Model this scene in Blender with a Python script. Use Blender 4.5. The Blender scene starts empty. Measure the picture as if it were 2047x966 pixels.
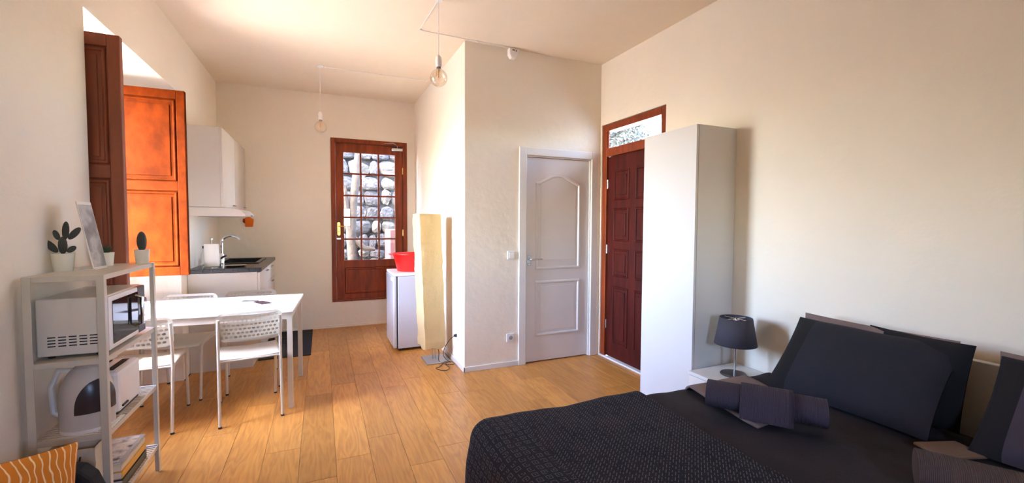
import bpy, math, random
from math import sin, cos, pi, radians, sqrt, hypot
from mathutils import Vector, Matrix, noise
random.seed(4)
C = bpy.context.scene.collection
S = bpy.context.scene

# ------------------------------------------------------------------ camera
def cam_axes(yaw, pitch, roll):
    cy, sy, cp, sp = cos(yaw), sin(yaw), cos(pitch), sin(pitch)
    f = Vector((sy*cp, cy*cp, sp)); r = Vector((cy, -sy, 0)); u = r.cross(f)
    cr, sr = cos(roll), sin(roll)
    return cr*r + sr*u, -sr*r + cr*u, f
r_, u_, f_ = cam_axes(radians(23.583), radians(-2.487), radians(0.301))
cd = bpy.data.cameras.new('camera'); cam = bpy.data.objects.new('camera', cd); C.objects.link(cam)
cd.sensor_fit = 'HORIZONTAL'; cd.sensor_width = 36; cd.lens = 873.7/2047*36; cd.clip_start = .05; cd.clip_end = 200
cam.matrix_world = Matrix(((r_.x, u_.x, -f_.x, 0), (r_.y, u_.y, -f_.y, 0), (r_.z, u_.z, -f_.z, 1.4), (0, 0, 0, 1)))
S.camera = cam

# ------------------------------------------------------------------ sky, sun, exposure
SUN_DIR = Vector((.80, .58, -1.10)).normalized()
w = bpy.data.worlds.new('world'); S.world = w; w.use_nodes = True
nt = w.node_tree; nt.nodes.clear()
sky = nt.nodes.new('ShaderNodeTexSky'); sky.sky_type = 'NISHITA'; sky.sun_disc = False
sky.sun_elevation = math.asin(-SUN_DIR.z); sky.sun_rotation = math.atan2(-SUN_DIR.x, -SUN_DIR.y)
sky.air_density = 1.0; sky.dust_density = 1.5; sky.altitude = 300
bg = nt.nodes.new('ShaderNodeBackground'); bg.inputs[1].default_value = 4.4
wo = nt.nodes.new('ShaderNodeOutputWorld')
tint = nt.nodes.new('ShaderNodeMixRGB'); tint.blend_type = 'MULTIPLY'; tint.inputs[0].default_value = 1; tint.inputs[2].default_value = (.92, .98, 1.13, 1)
nt.links.new(sky.outputs[0], tint.inputs[1]); nt.links.new(tint.outputs[0], bg.inputs[0]); nt.links.new(bg.outputs[0], wo.inputs[0])
sl = bpy.data.lights.new('sun', 'SUN'); sl.energy = 5.5; sl.angle = radians(.6); sl.color = (1, .90, .74)
so = bpy.data.objects.new('sun', sl); C.objects.link(so); so.rotation_euler = SUN_DIR.to_track_quat('-Z', 'Y').to_euler()
def portal(loc, rot, sx, sy):
    l = bpy.data.lights.new('window_portal', 'AREA'); l.shape = 'RECTANGLE'; l.size = sx; l.size_y = sy
    l.cycles.is_portal = True
    o = bpy.data.objects.new('window_portal', l); C.objects.link(o); o.location = loc; o.rotation_euler = rot
portal((-1.60, 3.62, 1.70), (0, radians(-90), 0), 1.42, 1.06)
portal((.575, -1.10, 1.525), (radians(90), 0, 0), .45, .55)
S.view_settings.view_transform = 'Standard'; S.view_settings.look = 'None'
S.view_settings.gamma = 1; S.view_settings.exposure = 1.70; S.view_settings.use_curve_mapping = False
try:
    S.cycles.use_denoising = True; S.cycles.denoiser = 'OPENIMAGEDENOISE'
    S.cycles.max_bounces = 14; S.cycles.diffuse_bounces = 10; S.cycles.glossy_bounces = 4; S.cycles.transmission_bounces = 8
    S.cycles.transparent_max_bounces = 16; S.cycles.caustics_reflective = False; S.cycles.caustics_refractive = False
    S.cycles.sample_clamp_indirect = 12
except Exception: pass

# ------------------------------------------------------------------ materials
MATS = {}
def mat(name, col, rough=.6, metal=0., bump=0., bscale=60., var=0., vscale=3., col2=None, spec=.5, stretch=(1, 1, 1), rnd=0., coat=0., bdist=.004):
    if name in MATS: return MATS[name]
    m = bpy.data.materials.new(name); m.use_nodes = True; t = m.node_tree; N = t.nodes; L = t.links
    b = N['Principled BSDF']; b.inputs['Base Color'].default_value = (*col, 1)
    b.inputs['Roughness'].default_value = rough; b.inputs['Metallic'].default_value = metal
    b.inputs['Specular IOR Level'].default_value = spec
    if coat: b.inputs['Coat Weight'].default_value = coat; b.inputs['Coat Roughness'].default_value = .12
    if bump or var or rnd or col2:
        tc = N.new('ShaderNodeTexCoord'); mp = N.new('ShaderNodeMapping'); mp.inputs['Scale'].default_value = stretch
        L.new(tc.outputs['Object'], mp.inputs[0])
        src = mp.outputs[0]
        oi = N.new('ShaderNodeObjectInfo')
        if rnd:
            ad = N.new('ShaderNodeVectorMath'); ad.operation = 'ADD'; ml = N.new('ShaderNodeMath'); ml.operation = 'MULTIPLY'
            ml.inputs[1].default_value = 37; L.new(oi.outputs['Random'], ml.inputs[0]); L.new(src, ad.inputs[0]); L.new(ml.outputs[0], ad.inputs[1]); src = ad.outputs[0]
        c2 = col2 or tuple(max(0, c*(1-var)) for c in col)
        n1 = N.new('ShaderNodeTexNoise'); n1.inputs['Scale'].default_value = vscale; n1.inputs['Detail'].default_value = 5; n1.inputs['Roughness'].default_value = .6
        L.new(src, n1.inputs['Vector'])
        rp = N.new('ShaderNodeValToRGB'); rp.color_ramp.elements[0].position = .35; rp.color_ramp.elements[1].position = .68
        rp.color_ramp.elements[0].color = (*c2, 1); rp.color_ramp.elements[1].color = (*col, 1); L.new(n1.outputs[0], rp.inputs[0])
        out = rp.outputs[0]
        if rnd:
            mr = N.new('ShaderNodeMapRange'); mr.inputs[3].default_value = 1-rnd; mr.inputs[4].default_value = 1+rnd*.6
            L.new(oi.outputs['Random'], mr.inputs[0]); mx = N.new('ShaderNodeVectorMath'); mx.operation = 'SCALE'
            L.new(out, mx.inputs[0]); L.new(mr.outputs[0], mx.inputs['Scale']); out = mx.outputs[0]
        L.new(out, b.inputs['Base Color'])
        if bump:
            n2 = N.new('ShaderNodeTexNoise'); n2.inputs['Scale'].default_value = bscale; n2.inputs['Detail'].default_value = 4
            L.new(src, n2.inputs['Vector']); bp = N.new('ShaderNodeBump'); bp.inputs['Strength'].default_value = bump; bp.inputs['Distance'].default_value = bdist
            L.new(n2.outputs[0], bp.inputs['Height']); L.new(bp.outputs[0], b.inputs['Normal'])
    MATS[name] = m; return m
WALL = mat('plaster', (.82, .75, .63), .85, bump=.35, bscale=14, var=.04, vscale=1.5, bdist=.01)
CEIL = mat('ceiling_paint', (.80, .685, .53), .9, bump=.2, bscale=8, var=.03, bdist=.01)
KITW = mat('kitchen_front_white', (.60, .55, .48), .4, var=.02)
WARDW = mat('wardrobe_white', (.66, .65, .63), .45, var=.02)
WHITE = mat('white_lacquer', (.74, .72, .68), .35, var=.02)
DOORW = mat('door_white', (.74, .715, .70), .42, var=.03)
METW = mat('white_metal', (.60, .55, .455), .38, var=.03)
PLAST = mat('white_plastic', (.80, .78, .75), .4)
BLACKP = mat('black_plastic', (.012, .012, .013), .35)
STEEL = mat('steel', (.60, .60, .60), .25, metal=1)
CHROME = mat('chrome', (.8, .8, .8), .1, metal=1)
BRASS = mat('brass', (.85, .52, .16), .28, metal=1)
DARK = mat('gap_dark', (.01, .008, .007), .8)
WOODR = mat('varnished_redwood', (.29, .050, .010), .42, var=.45, vscale=3.5, stretch=(6, 6, .7), bump=.15, bscale=30, spec=.3)
WOODD = mat('dark_mahogany', (.085, .007, .003), .5, var=.5, vscale=3.5, stretch=(6, 6, .7), bump=.1, bscale=30, spec=.22)
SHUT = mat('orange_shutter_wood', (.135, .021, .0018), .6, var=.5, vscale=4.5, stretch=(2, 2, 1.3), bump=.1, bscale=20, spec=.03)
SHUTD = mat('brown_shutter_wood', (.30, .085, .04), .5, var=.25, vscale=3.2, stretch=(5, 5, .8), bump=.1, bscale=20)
BLACKT = mat('black_worktop', (.022, .018, .018), .25, var=.3, vscale=60)
WHITECER = mat('white_ceramic', (.78, .74, .62), .45)
CACT = mat('cactus_green', (.055, .06, .05), .7, bump=.5, bscale=80, var=.3)
LEAFG = mat('leaf_green', (.05, .10, .04), .6, var=.3)
NAVY = mat('navy_pillow_cotton', (.0095, .009, .0155), .9, bump=.3, bscale=200, var=.15, vscale=6)
BLACKC = mat('black_cotton', (.003, .0025, .004), .95, bump=.3, bscale=150)
TAUPE = mat('taupe_cotton', (.18, .125, .112), .92, bump=.3, bscale=120, var=.1, vscale=5)
BROWNC = mat('dark_brown_cotton', (.014, .009, .012), .92, bump=.35, bscale=90, var=.3, vscale=5)
PLUM = mat('plum_sheet_cotton', (.045, .033, .046), .92, bump=.3, bscale=90, var=.15)
SHADE = mat('charcoal_lampshade', (.05, .044, .056), .85, bump=.4, bscale=220)
REDP = mat('red_plastic', (.78, .008, .006), .35)
SALMON = mat('salmon_render', (.105, .032, .023), .9, bump=.3, bscale=30)
MORTAR = mat('mortar', (.035, .03, .026), .95, bump=.8, bscale=25, var=.3, bdist=.02)
STONE = mat('lava_stone', (.060, .050, .042), .95, bump=1, bscale=9, var=.85, vscale=9, rnd=.45, bdist=.03)
STONEL = mat('pale_stone', (.070, .056, .038), .95, bump=1, bscale=6, var=.55, vscale=5, rnd=.25, bdist=.03)
TERR = mat('terrace_concrete', (.70, .54, .36), .9, bump=.4, bscale=10, var=.1)
BLOCKW = mat('blocker_render', (.75, .70, .62), .9)
FRIDGE = mat('fridge_enamel', (.50, .49, .53), .25, var=.02)
STEELD = mat('brushed_dark_steel', (.33, .31, .30), .4, metal=.8)
PAPERW = mat('white_paper', (.80, .78, .72), .8)

def wood_floor():
    m = bpy.data.materials.new('oak_laminate'); m.use_nodes = True; t = m.node_tree; N = t.nodes; L = t.links
    b = N['Principled BSDF']; b.inputs['Roughness'].default_value = .36; b.inputs['Specular IOR Level'].default_value = .45
    g = N.new('ShaderNodeTexCoord'); oi = N.new('ShaderNodeObjectInfo')
    ml = N.new('ShaderNodeMath'); ml.operation = 'MULTIPLY'; ml.inputs[1].default_value = 53; L.new(oi.outputs['Random'], ml.inputs[0])
    ad = N.new('ShaderNodeVectorMath'); ad.operation = 'ADD'; L.new(g.outputs['Object'], ad.inputs[0]); L.new(ml.outputs[0], ad.inputs[1])
    mp = N.new('ShaderNodeMapping'); mp.inputs['Scale'].default_value = (1, .13, 1); L.new(ad.outputs[0], mp.inputs[0])
    n0 = N.new('ShaderNodeTexNoise'); n0.inputs['Scale'].default_value = 9; n0.inputs['Detail'].default_value = 3; n0.inputs['Distortion'].default_value = .4; L.new(mp.outputs[0], n0.inputs['Vector'])
    mu = N.new('ShaderNodeMath'); mu.operation = 'MULTIPLY'; mu.inputs[1].default_value = 9; L.new(n0.outputs[0], mu.inputs[0])
    fr = N.new('ShaderNodeMath'); fr.operation = 'PINGPONG'; fr.inputs[1].default_value = .5; L.new(mu.outputs[0], fr.inputs[0])
    mp2 = N.new('ShaderNodeMapping'); mp2.inputs['Scale'].default_value = (1, .05, 1); L.new(ad.outputs[0], mp2.inputs[0])
    n1 = N.new('ShaderNodeTexNoise'); n1.inputs['Scale'].default_value = 90; n1.inputs['Detail'].default_value = 4; L.new(mp2.outputs[0], n1.inputs['Vector'])
    n2 = N.new('ShaderNodeTexNoise'); n2.inputs['Scale'].default_value = 3.5; n2.inputs['Detail'].default_value = 3; L.new(ad.outputs[0], n2.inputs['Vector'])
    r = N.new('ShaderNodeValToRGB'); e = r.color_ramp.elements
    e[0].position = .0; e[0].color = (.38, .145, .030, 1); e[1].position = .55; e[1].color = (.60, .275, .060, 1)
    a1 = N.new('ShaderNodeMath'); a1.operation = 'MULTIPLY_ADD'; a1.inputs[1].default_value = .55; L.new(fr.outputs[0], a1.inputs[0])
    a2 = N.new('ShaderNodeMath'); a2.operation = 'MULTIPLY_ADD'; a2.inputs[1].default_value = .7; a2.inputs[2].default_value = -.12; L.new(n1.outputs[0], a2.inputs[0]); L.new(a2.outputs[0], a1.inputs[2])
    a3 = N.new('ShaderNodeMath'); a3.operation = 'MULTIPLY_ADD'; a3.inputs[1].default_value = .35; L.new(n2.outputs[0], a3.inputs[0]); L.new(a1.outputs[0], a3.inputs[2])
    a4 = N.new('ShaderNodeMath'); a4.operation = 'SUBTRACT'; a4.inputs[1].default_value = .17; L.new(a3.outputs[0], a4.inputs[0])
    L.new(a4.outputs[0], r.inputs[0])
    mr = N.new('ShaderNodeMapRange'); mr.inputs[3].default_value = .80; mr.inputs[4].default_value = 1.10; L.new(oi.outputs['Random'], mr.inputs[0])
    sc = N.new('ShaderNodeVectorMath'); sc.operation = 'SCALE'; L.new(r.outputs[0], sc.inputs[0]); L.new(mr.outputs[0], sc.inputs['Scale'])
    L.new(sc.outputs[0], b.inputs['Base Color'])
    return m
OAK = wood_floor()

def glass(name='clear_glass', rough=0., tint=(1, 1, 1)):
    m = bpy.data.materials.new(name); m.use_nodes = True; t = m.node_tree; N = t.nodes; L = t.links
    N.remove(N['Principled BSDF']); o = N['Material Output']
    tr = N.new('ShaderNodeBsdfTransparent'); tr.inputs[0].default_value = (*tint, 1)
    gl = N.new('ShaderNodeBsdfGlossy'); gl.inputs['Roughness'].default_value = rough
    lw = N.new('ShaderNodeLayerWeight'); lw.inputs[0].default_value = .25; fr = N.new('ShaderNodeMath'); fr.operation = 'MULTIPLY_ADD'; fr.inputs[1].default_value = .55; fr.inputs[2].default_value = .03; L.new(lw.outputs['Facing'], fr.inputs[0]); mx = N.new('ShaderNodeMixShader')
    L.new(fr.outputs[0], mx.inputs[0]); L.new(tr.outputs[0], mx.inputs[1]); L.new(gl.outputs[0], mx.inputs[2]); L.new(mx.outputs[0], o.inputs[0])
    return m
GLASS = glass(); BULB = glass('bulb_glass', .02, (.97, .93, .86))

def quilt_mat():
    m = bpy.data.materials.new('geometric_quilt'); m.use_nodes = True; t = m.node_tree; N = t.nodes; L = t.links
    b = N['Principled BSDF']; b.inputs['Roughness'].default_value = .88; b.inputs['Specular IOR Level'].default_value = .3
    uv = N.new('ShaderNodeUVMap'); sp = N.new('ShaderNodeSeparateXYZ'); L.new(uv.outputs[0], sp.inputs[0])
    def M(op, a, v=None, v2=None):
        n = N.new('ShaderNodeMath'); n.operation = op
        for i, x in enumerate((a, v, v2)):
            if x is None: continue
            if isinstance(x, (int, float)): n.inputs[i].default_value = x
            else: L.new(x, n.inputs[i])
        return n.outputs[0]
    x, y = sp.outputs[0], sp.outputs[1]
    P = .036
    def stripes(c): return M('LESS_THAN', M('FRACT', M('DIVIDE', c, .0105)), .26)
    # greek-key like cells: stripe direction alternates, with nested squares
    fx = M('SUBTRACT', M('FRACT', M('DIVIDE', x, P)), .5); fy = M('SUBTRACT', M('FRACT', M('DIVIDE', y, P)), .5)
    cx = M('FLOOR', M('DIVIDE', x, P)); cy = M('FLOOR', M('DIVIDE', y, P))
    par = M('MODULO', M('ABSOLUTE', M('ADD', cx, cy)), 2)
    mx = M('MAXIMUM', M('ABSOLUTE', fx), M('ABSOLUTE', fy))
    sq = M('LESS_THAN', M('FRACT', M('MULTIPLY', mx, 4.0)), .28)
    dg = M('MULTIPLY', M('SUBTRACT', x, y), .707); al = M('MULTIPLY', M('ADD', x, y), .707)
    st = M('MULTIPLY', stripes(dg), M('LESS_THAN', M('FRACT', M('ADD', M('DIVIDE', al, .034), M('MULTIPLY', M('FLOOR', M('DIVIDE', dg, .0105)), .37))), .66))
    foot = M('LESS_THAN', x, .78)
    sel = M('ADD', M('MULTIPLY', foot, sq), M('MULTIPLY', M('SUBTRACT', 1, foot), M('MULTIPLY', st, 1.5)))
    n1 = N.new('ShaderNodeTexNoise'); n1.inputs['Scale'].default_value = 45; L.new(uv.outputs[0], n1.inputs['Vector'])
    br = M('GREATER_THAN', n1.outputs[0], .43)
    sel = M('MULTIPLY', sel, br)
    r = N.new('ShaderNodeMixRGB'); r.inputs[1].default_value = (.0075, .0065, .012, 1); r.inputs[2].default_value = (.10, .095, .105, 1); r.use_clamp = False
    L.new(sel, r.inputs[0]); L.new(r.outputs[0], b.inputs['Base Color'])
    bp = N.new('ShaderNodeBump'); bp.inputs['Strength'].default_value = .5; bp.inputs['Distance'].default_value = .003; bp.invert = True
    L.new(sel, bp.inputs['Height']); L.new(bp.outputs[0], b.inputs['Normal'])
    return m
QUILT = quilt_mat()

def line_mat(name, base, line, scale, width, distort=4., dscale=1.2, coord='UV', bands='X', rough=.85, bump=0.):
    m = bpy.data.materials.new(name); m.use_nodes = True; t = m.node_tree; N = t.nodes; L = t.links
    b = N['Principled BSDF']; b.inputs['Roughness'].default_value = rough
    tc = N.new('ShaderNodeTexCoord'); wv = N.new('ShaderNodeTexWave'); wv.bands_direction = bands
    wv.inputs['Scale'].default_value = scale; wv.inputs['Distortion'].default_value = distort; wv.inputs['Detail'].default_value = 1; wv.inputs['Detail Scale'].default_value = dscale
    L.new(tc.outputs[coord], wv.inputs['Vector'])
    r = N.new('ShaderNodeValToRGB'); e = r.color_ramp.elements; e[0].position = 1-width*1.3; e[0].color = (*base, 1); e[1].position = 1-width*.6; e[1].color = (*line, 1)
    L.new(wv.outputs[1], r.inputs[0]); L.new(r.outputs[0], b.inputs['Base Color'])
    if bump:
        bp = N.new('ShaderNodeBump'); bp.inputs['Strength'].default_value = bump; bp.inputs['Distance'].default_value = .004
        L.new(wv.outputs[1], bp.inputs['Height']); L.new(bp.outputs[0], b.inputs['Normal'])
    return m
CUSH = line_mat('orange_leaf_print', (.66, .21, .010), (.92, .68, .38), 6.2, .10, distort=5, dscale=1.1)
RIB = line_mat('ribbed_plum_towel', (.034, .024, .040), (.055, .042, .062), 13, .5, distort=0, bump=.8, rough=.95)
RIBB = line_mat('ribbed_brown_towel', (.060, .036, .033), (.095, .062, .055), 13, .5, distort=.6, bump=.8, rough=.95)
def photo_mat(name, cols, scale=6, rough=.5, seed=0):
    m = bpy.data.materials.new(name); m.use_nodes = True; t = m.node_tree; N = t.nodes; L = t.links
    b = N['Principled BSDF']; b.inputs['Roughness'].default_value = rough
    tc = N.new('ShaderNodeTexCoord'); n = N.new('ShaderNodeTexNoise'); n.noise_dimensions = '4D'; n.inputs['W'].default_value = seed
    n.inputs['Scale'].default_value = scale; n.inputs['Detail'].default_value = 3; L.new(tc.outputs['Object'], n.inputs['Vector'])
    r = N.new('ShaderNodeValToRGB'); r.color_ramp.elements.remove(r.color_ramp.elements[1])
    for i, c in enumerate(cols):
        p = .3 + .4*i/(len(cols)-1)
        e = r.color_ramp.elements[0] if i == 0 else r.color_ramp.elements.new(p)
        e.position = p; e.color = (*c, 1)
    L.new(n.outputs[0], r.inputs[0]); L.new(r.outputs[0], b.inputs['Base Color']); return m
def paper_shade():
    m = bpy.data.materials.new('crinkled_rice_paper'); m.use_nodes = True; t = m.node_tree; N = t.nodes; L = t.links
    b = N['Principled BSDF']; b.inputs['Roughness'].default_value = .9; b.inputs['Base Color'].default_value = (.66, .51, .27, 1)
    o = N['Material Output']; tl = N.new('ShaderNodeBsdfTranslucent'); tl.inputs[0].default_value = (.75, .55, .25, 1)
    mx = N.new('ShaderNodeMixShader'); mx.inputs[0].default_value = .35
    tc = N.new('ShaderNodeTexCoord'); n = N.new('ShaderNodeTexNoise'); n.inputs['Scale'].default_value = 35; n.inputs['Detail'].default_value = 6; n.inputs['Distortion'].default_value = 1
    bp = N.new('ShaderNodeBump'); bp.inputs['Strength'].default_value = .8; bp.inputs['Distance'].default_value = .012
    L.new(tc.outputs['Object'], n.inputs['Vector']); L.new(n.outputs[0], bp.inputs['Height']); L.new(bp.outputs[0], b.inputs['Normal'])
    L.new(b.outputs[0], mx.inputs[1]); L.new(tl.outputs[0], mx.inputs[2]); L.new(mx.outputs[0], o.inputs[0]); return m
RICE = paper_shade()

# ------------------------------------------------------------------ mesh helpers
ORI = {}
class B:
    def __init__(s): s.v = []; s.f = []; s.uv = None
    def quad(s, *p):
        n = len(s.v); s.v += [tuple(q) for q in p]; s.f.append(tuple(range(n, n+len(p)))); return s
    def box(s, x0, x1, y0, y1, z0, z1):
        x0, x1 = sorted((x0, x1)); y0, y1 = sorted((y0, y1)); z0, z1 = sorted((z0, z1))
        n = len(s.v)
        s.v += [(x0, y0, z0), (x1, y0, z0), (x1, y1, z0), (x0, y1, z0), (x0, y0, z1), (x1, y0, z1), (x1, y1, z1), (x0, y1, z1)]
        s.f += [tuple(n+i for i in q) for q in ((0, 3, 2, 1), (4, 5, 6, 7), (0, 1, 5, 4), (1, 2, 6, 5), (2, 3, 7, 6), (3, 0, 4, 7))]; return s
    def cbox(s, x0, x1, y0, y1, z0, z1, c=.004):   # chamfered top/bottom/side box (bevelled edges)
        n = len(s.v)
        P = [(x0+c, y0+c), (x1-c, y0+c), (x1-c, y1-c), (x0+c, y1-c)]; Q = [(x0, y0), (x1, y0), (x1, y1), (x0, y1)]
        s.v += [(x, y, z0) for x, y in P]+[(x, y, z0+c) for x, y in Q]+[(x, y, z1-c) for x, y in Q]+[(x, y, z1) for x, y in P]
        s.f.append((n+3, n+2, n+1, n)); s.f.append((n+12, n+13, n+14, n+15))
        for k in range(3):
            for i in range(4):
                j = (i+1) % 4; a = n+4*k; s.f.append((a+i, a+j, a+4+j, a+4+i))
        return s
    def tube(s, pts, r, n=8, closed=False, caps=True):
        pts = [Vector(p) for p in pts]; m = len(pts); base = len(s.v)
        up = None
        for i, p in enumerate(pts):
            a = pts[i-1] if (i > 0 or closed) else p; b = pts[(i+1) % m] if (i < m-1 or closed) else p
            d = (b-a).normalized()
            if up is None: up = Vector((0, 0, 1)) if abs(d.z) < .9 else Vector((1, 0, 0))
            sd = d.cross(up).normalized(); up = sd.cross(d).normalized()
            rr = r[i] if isinstance(r, (list, tuple)) else r
            for k in range(n):
                q = p + rr*(cos(2*pi*k/n)*sd + sin(2*pi*k/n)*up); s.v.append(tuple(q))
        for i in range(m if closed else m-1):
            j = (i+1) % m
            for k in range(n):
                l = (k+1) % n; s.f.append((base+i*n+k, base+i*n+l, base+j*n+l, base+j*n+k))
        if caps and not closed:
            s.f.append(tuple(base+k for k in reversed(range(n)))); s.f.append(tuple(base+(m-1)*n+k for k in range(n)))
        return s
    def lathe(s, prof, cx=0, cy=0, n=20, sx=1, sy=1):
        base = len(s.v); m = len(prof)
        for r, z in prof:
            for k in range(n): s.v.append((cx+sx*r*cos(2*pi*k/n), cy+sy*r*sin(2*pi*k/n), z))
        for i in range(m-1):
            for k in range(n):
                l = (k+1) % n; s.f.append((base+i*n+k, base+i*n+l, base+(i+1)*n+l, base+(i+1)*n+k))
        if prof[0][0] > 1e-4: s.f.append(tuple(base+k for k in reversed(range(n))))
        if prof[-1][0] > 1e-4: s.f.append(tuple(base+(m-1)*n+k for k in range(n)))
        return s
    def prism(s, poly, ax, a, b):   # poly in the two other axes
        n = len(poly); base = len(s.v)
        def p3(u, v, t): return {'x': (t, u, v), 'y': (u, t, v), 'z': (u, v, t)}[ax]
        for t in (a, b): s.v += [p3(u, v, t) for u, v in poly]
        s.f.append(tuple(base+i for i in range(n))); s.f.append(tuple(base+n+i for i in reversed(range(n))))
        for i in range(n):
            j = (i+1) % n; s.f.append((base+j, base+i, base+n+i, base+n+j))
        return s
    def ring(s, poly, ax, t, wd, h):   # raised moulding along a closed outline on plane ax=t, projecting by h
        n = len(poly); base = len(s.v)
        cu = sum(p[0] for p in poly)/n; cv = sum(p[1] for p in poly)/n
        def off(i, d):
            a = Vector(poly[i-1]); b = Vector(poly[i]); c = Vector(poly[(i+1) % n])
            e1 = (b-a).normalized(); e2 = (c-b).normalized(); n1 = Vector((-e1.y, e1.x)); n2 = Vector((-e2.y, e2.x))
            k = (n1+n2); k = k/max(.3, k.dot(n1)) if k.length > 1e-6 else n1
            q = b+k*d; q2 = b-k*d
            return q
        ar = sum(poly[i][0]*poly[(i+1) % n][1]-poly[(i+1) % n][0]*poly[i][1] for i in range(n)); sg = 1 if ar > 0 else -1
        def p3(q, tt): return {'x': (tt, q[0], q[1]), 'y': (q[0], tt, q[1]), 'z': (q[0], q[1], tt)}[ax]
        for d, hh in ((0, 0), (wd*.3, h), (wd*.7, h), (wd, 0)):
            for i in range(n): s.v.append(p3(off(i, sg*d), t+hh))
        for k in range(3):
            for i in range(n):
                j = (i+1) % n; s.f.append((base+k*n+i, base+k*n+j, base+(k+1)*n+j, base+(k+1)*n+i))
        return s
    def grid(s, nu, nv, fn, uvfn=None, closeu=False):
        base = len(s.v); 
        for i in range(nu+1):
            for j in range(nv+1): s.v.append(tuple(fn(i/nu, j/nv)))
        for i in range(nu):
            for j in range(nv): a = base+i*(nv+1)+j; s.f.append((a, a+nv+1, a+nv+2, a+1))
        if uvfn:
            s.uv = s.uv or {}
            for i in range(nu+1):
                for j in range(nv+1): s.uv[base+i*(nv+1)+j] = uvfn(i/nu, j/nv)
        return s
    def xf(s, M, start=0):
        for i in range(start, len(s.v)): s.v[i] = tuple(M @ Vector(s.v[i]))
        return s
    def build(s, name, m, parent=None, smooth=False, bevel=0, origin=None, kind=None, label=None, solid=0, weld=False):
        if origin is None:
            if parent is not None: origin = ORI[parent.name]
            else:
                xs = [v[0] for v in s.v]; ys = [v[1] for v in s.v]; zs = [v[2] for v in s.v]
                origin = Vector(((min(xs)+max(xs))/2, (min(ys)+max(ys))/2, min(zs)))
        origin = Vector(origin)
        me = bpy.data.meshes.new(name); me.from_pydata([tuple(Vector(v)-origin) for v in s.v], [], s.f)
        if s.uv:
            l = me.uv_layers.new(name='UVMap')
            for lp in me.loops: l.data[lp.index].uv = s.uv.get(lp.vertex_index, (0, 0))
        me.materials.append(m)
        import bmesh
        bm = bmesh.new(); bm.from_mesh(me)
        if weld: bmesh.ops.remove_doubles(bm, verts=bm.verts, dist=1e-5)
        bmesh.ops.recalc_face_normals(bm, faces=bm.faces); bm.to_mesh(me); bm.free()
        if smooth:
            for p in me.polygons: p.use_smooth = True
        o = bpy.data.objects.new(name, me); C.objects.link(o)
        if parent is not None:
            o.parent = parent
        else: o.location = origin
        ORI[o.name] = origin
        if bevel:
            md = o.modifiers.new('bevel', 'BEVEL'); md.width = bevel; md.segments = 2; md.limit_method = 'ANGLE'; md.angle_limit = radians(40)
        if solid:
            md = o.modifiers.new('solid', 'SOLIDIFY'); md.thickness = solid; md.offset = -1
        if smooth:
            try: me.set_sharp_from_angle(angle=radians(42))
            except Exception: pass
        if kind: o['kind'] = kind
        if label: o['label'] = label
        return o
def thing(name, label, cat, loc=(0, 0, 0), group=None, rz=0):
    o = bpy.data.objects.new(name, None); C.objects.link(o); o.location = loc; o.rotation_euler = (0, 0, rz); o.empty_display_size = .05
    o['label'] = label; o['category'] = cat
    if group: o['group'] = group
    ORI[o.name] = Vector(loc); return o
def tag(o, label, cat, group=None):
    o['label'] = label; o['category'] = cat
    if group: o['group'] = group
    return o
def copy_tree(o, parent=None):
    c = o.copy(); C.objects.link(c); c.parent = parent; ORI[c.name] = ORI[o.name]
    for ch in [k for k in o.children]: copy_tree(ch, c)
    return c

# ------------------------------------------------------------------ room shell
XL, XR, XC, YB, YC, YF, ZC = -1.12, 2.69, 1.21, 6.18, 3.86, -1.0, 3.04
NY0, NY1, NX, NZ = 3.02, 4.61, -1.57, 2.51      # deep window niche
W0, W1, WZ0, WZ1 = 3.08, 4.15, .98, 2.42         # window opening
def structure(b, name, m, **k): return b.build(name, m, kind='structure', **k)
b = B()
b.box(-1.93, XL, YF-.2, NY0, 0, 3.3).box(-1.93, XL, NY1, YB+.3, 0, 3.3).box(-1.93, XL, NY0, NY1, NZ, 3.3)
b.box(-1.93, NX, NY0, W0, 0, NZ).box(-1.93, NX, W1, NY1, 0, NZ).box(-1.93, NX, W0, W1, 0, WZ0).box(-1.93, NX, W0, W1, WZ1, NZ)
structure(b, 'wall_left', WALL)
DX0, DX1, DZ0, DZ1 = .123, 1.10, .34, 2.49       # glazed door opening in the back wall
b = B(); b.box(XL, DX0, YB, YB+.3, 0, 3.3).box(DX1, 3.0, YB, YB+.3, 0, 3.3).box(DX0, DX1, YB, YB+.3, 0, DZ0).box(DX0, DX1, YB, YB+.3, DZ1, 3.3)
structure(b, 'wall_back', WALL)
WD0, WD1, WDZ = 1.755, 2.655, 2.13                # white door casing
b = B(); b.box(XC, WD0+.03, YC, YC+.12, 0, ZC).box(WD1-.03, XR, YC, YC+.12, 0, ZC).box(WD0+.03, WD1-.03, YC, YC+.12, WDZ-.03, ZC)
b.box(XC, XC+.1, YC+.12, YB, 0, ZC).box(WD0-.2, XR, YC+.6, YC+.7, 0, ZC)
structure(b, 'wall_centre', WALL)
MY0, MY1, MZ = 2.914, 3.835, 2.41                 # front door opening in the right wall
b = B(); b.box(XR, XR+.25, YF-.2, MY0, 0, 3.3).box(XR, XR+.045, MY1, 4.7, 0, 3.3).box(XR, XR+.25, 4.7, YB+.3, 0, 3.3).box(XR, XR+.25, MY0, MY1, MZ, 3.3)
structure(b, 'wall_right', WALL)
F0, F1, FZ0, FZ1 = .35, .80, 1.25, 1.80
b = B(); b.box(XL, F0, YF-.2, YF, 0, 3.3).box(F1, XR, YF-.2, YF, 0, 3.3).box(F0, F1, YF-.2, YF, 0, FZ0).box(F0, F1, YF-.2, YF, FZ1, 3.3)
structure(b, 'wall_front', WALL)
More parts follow.
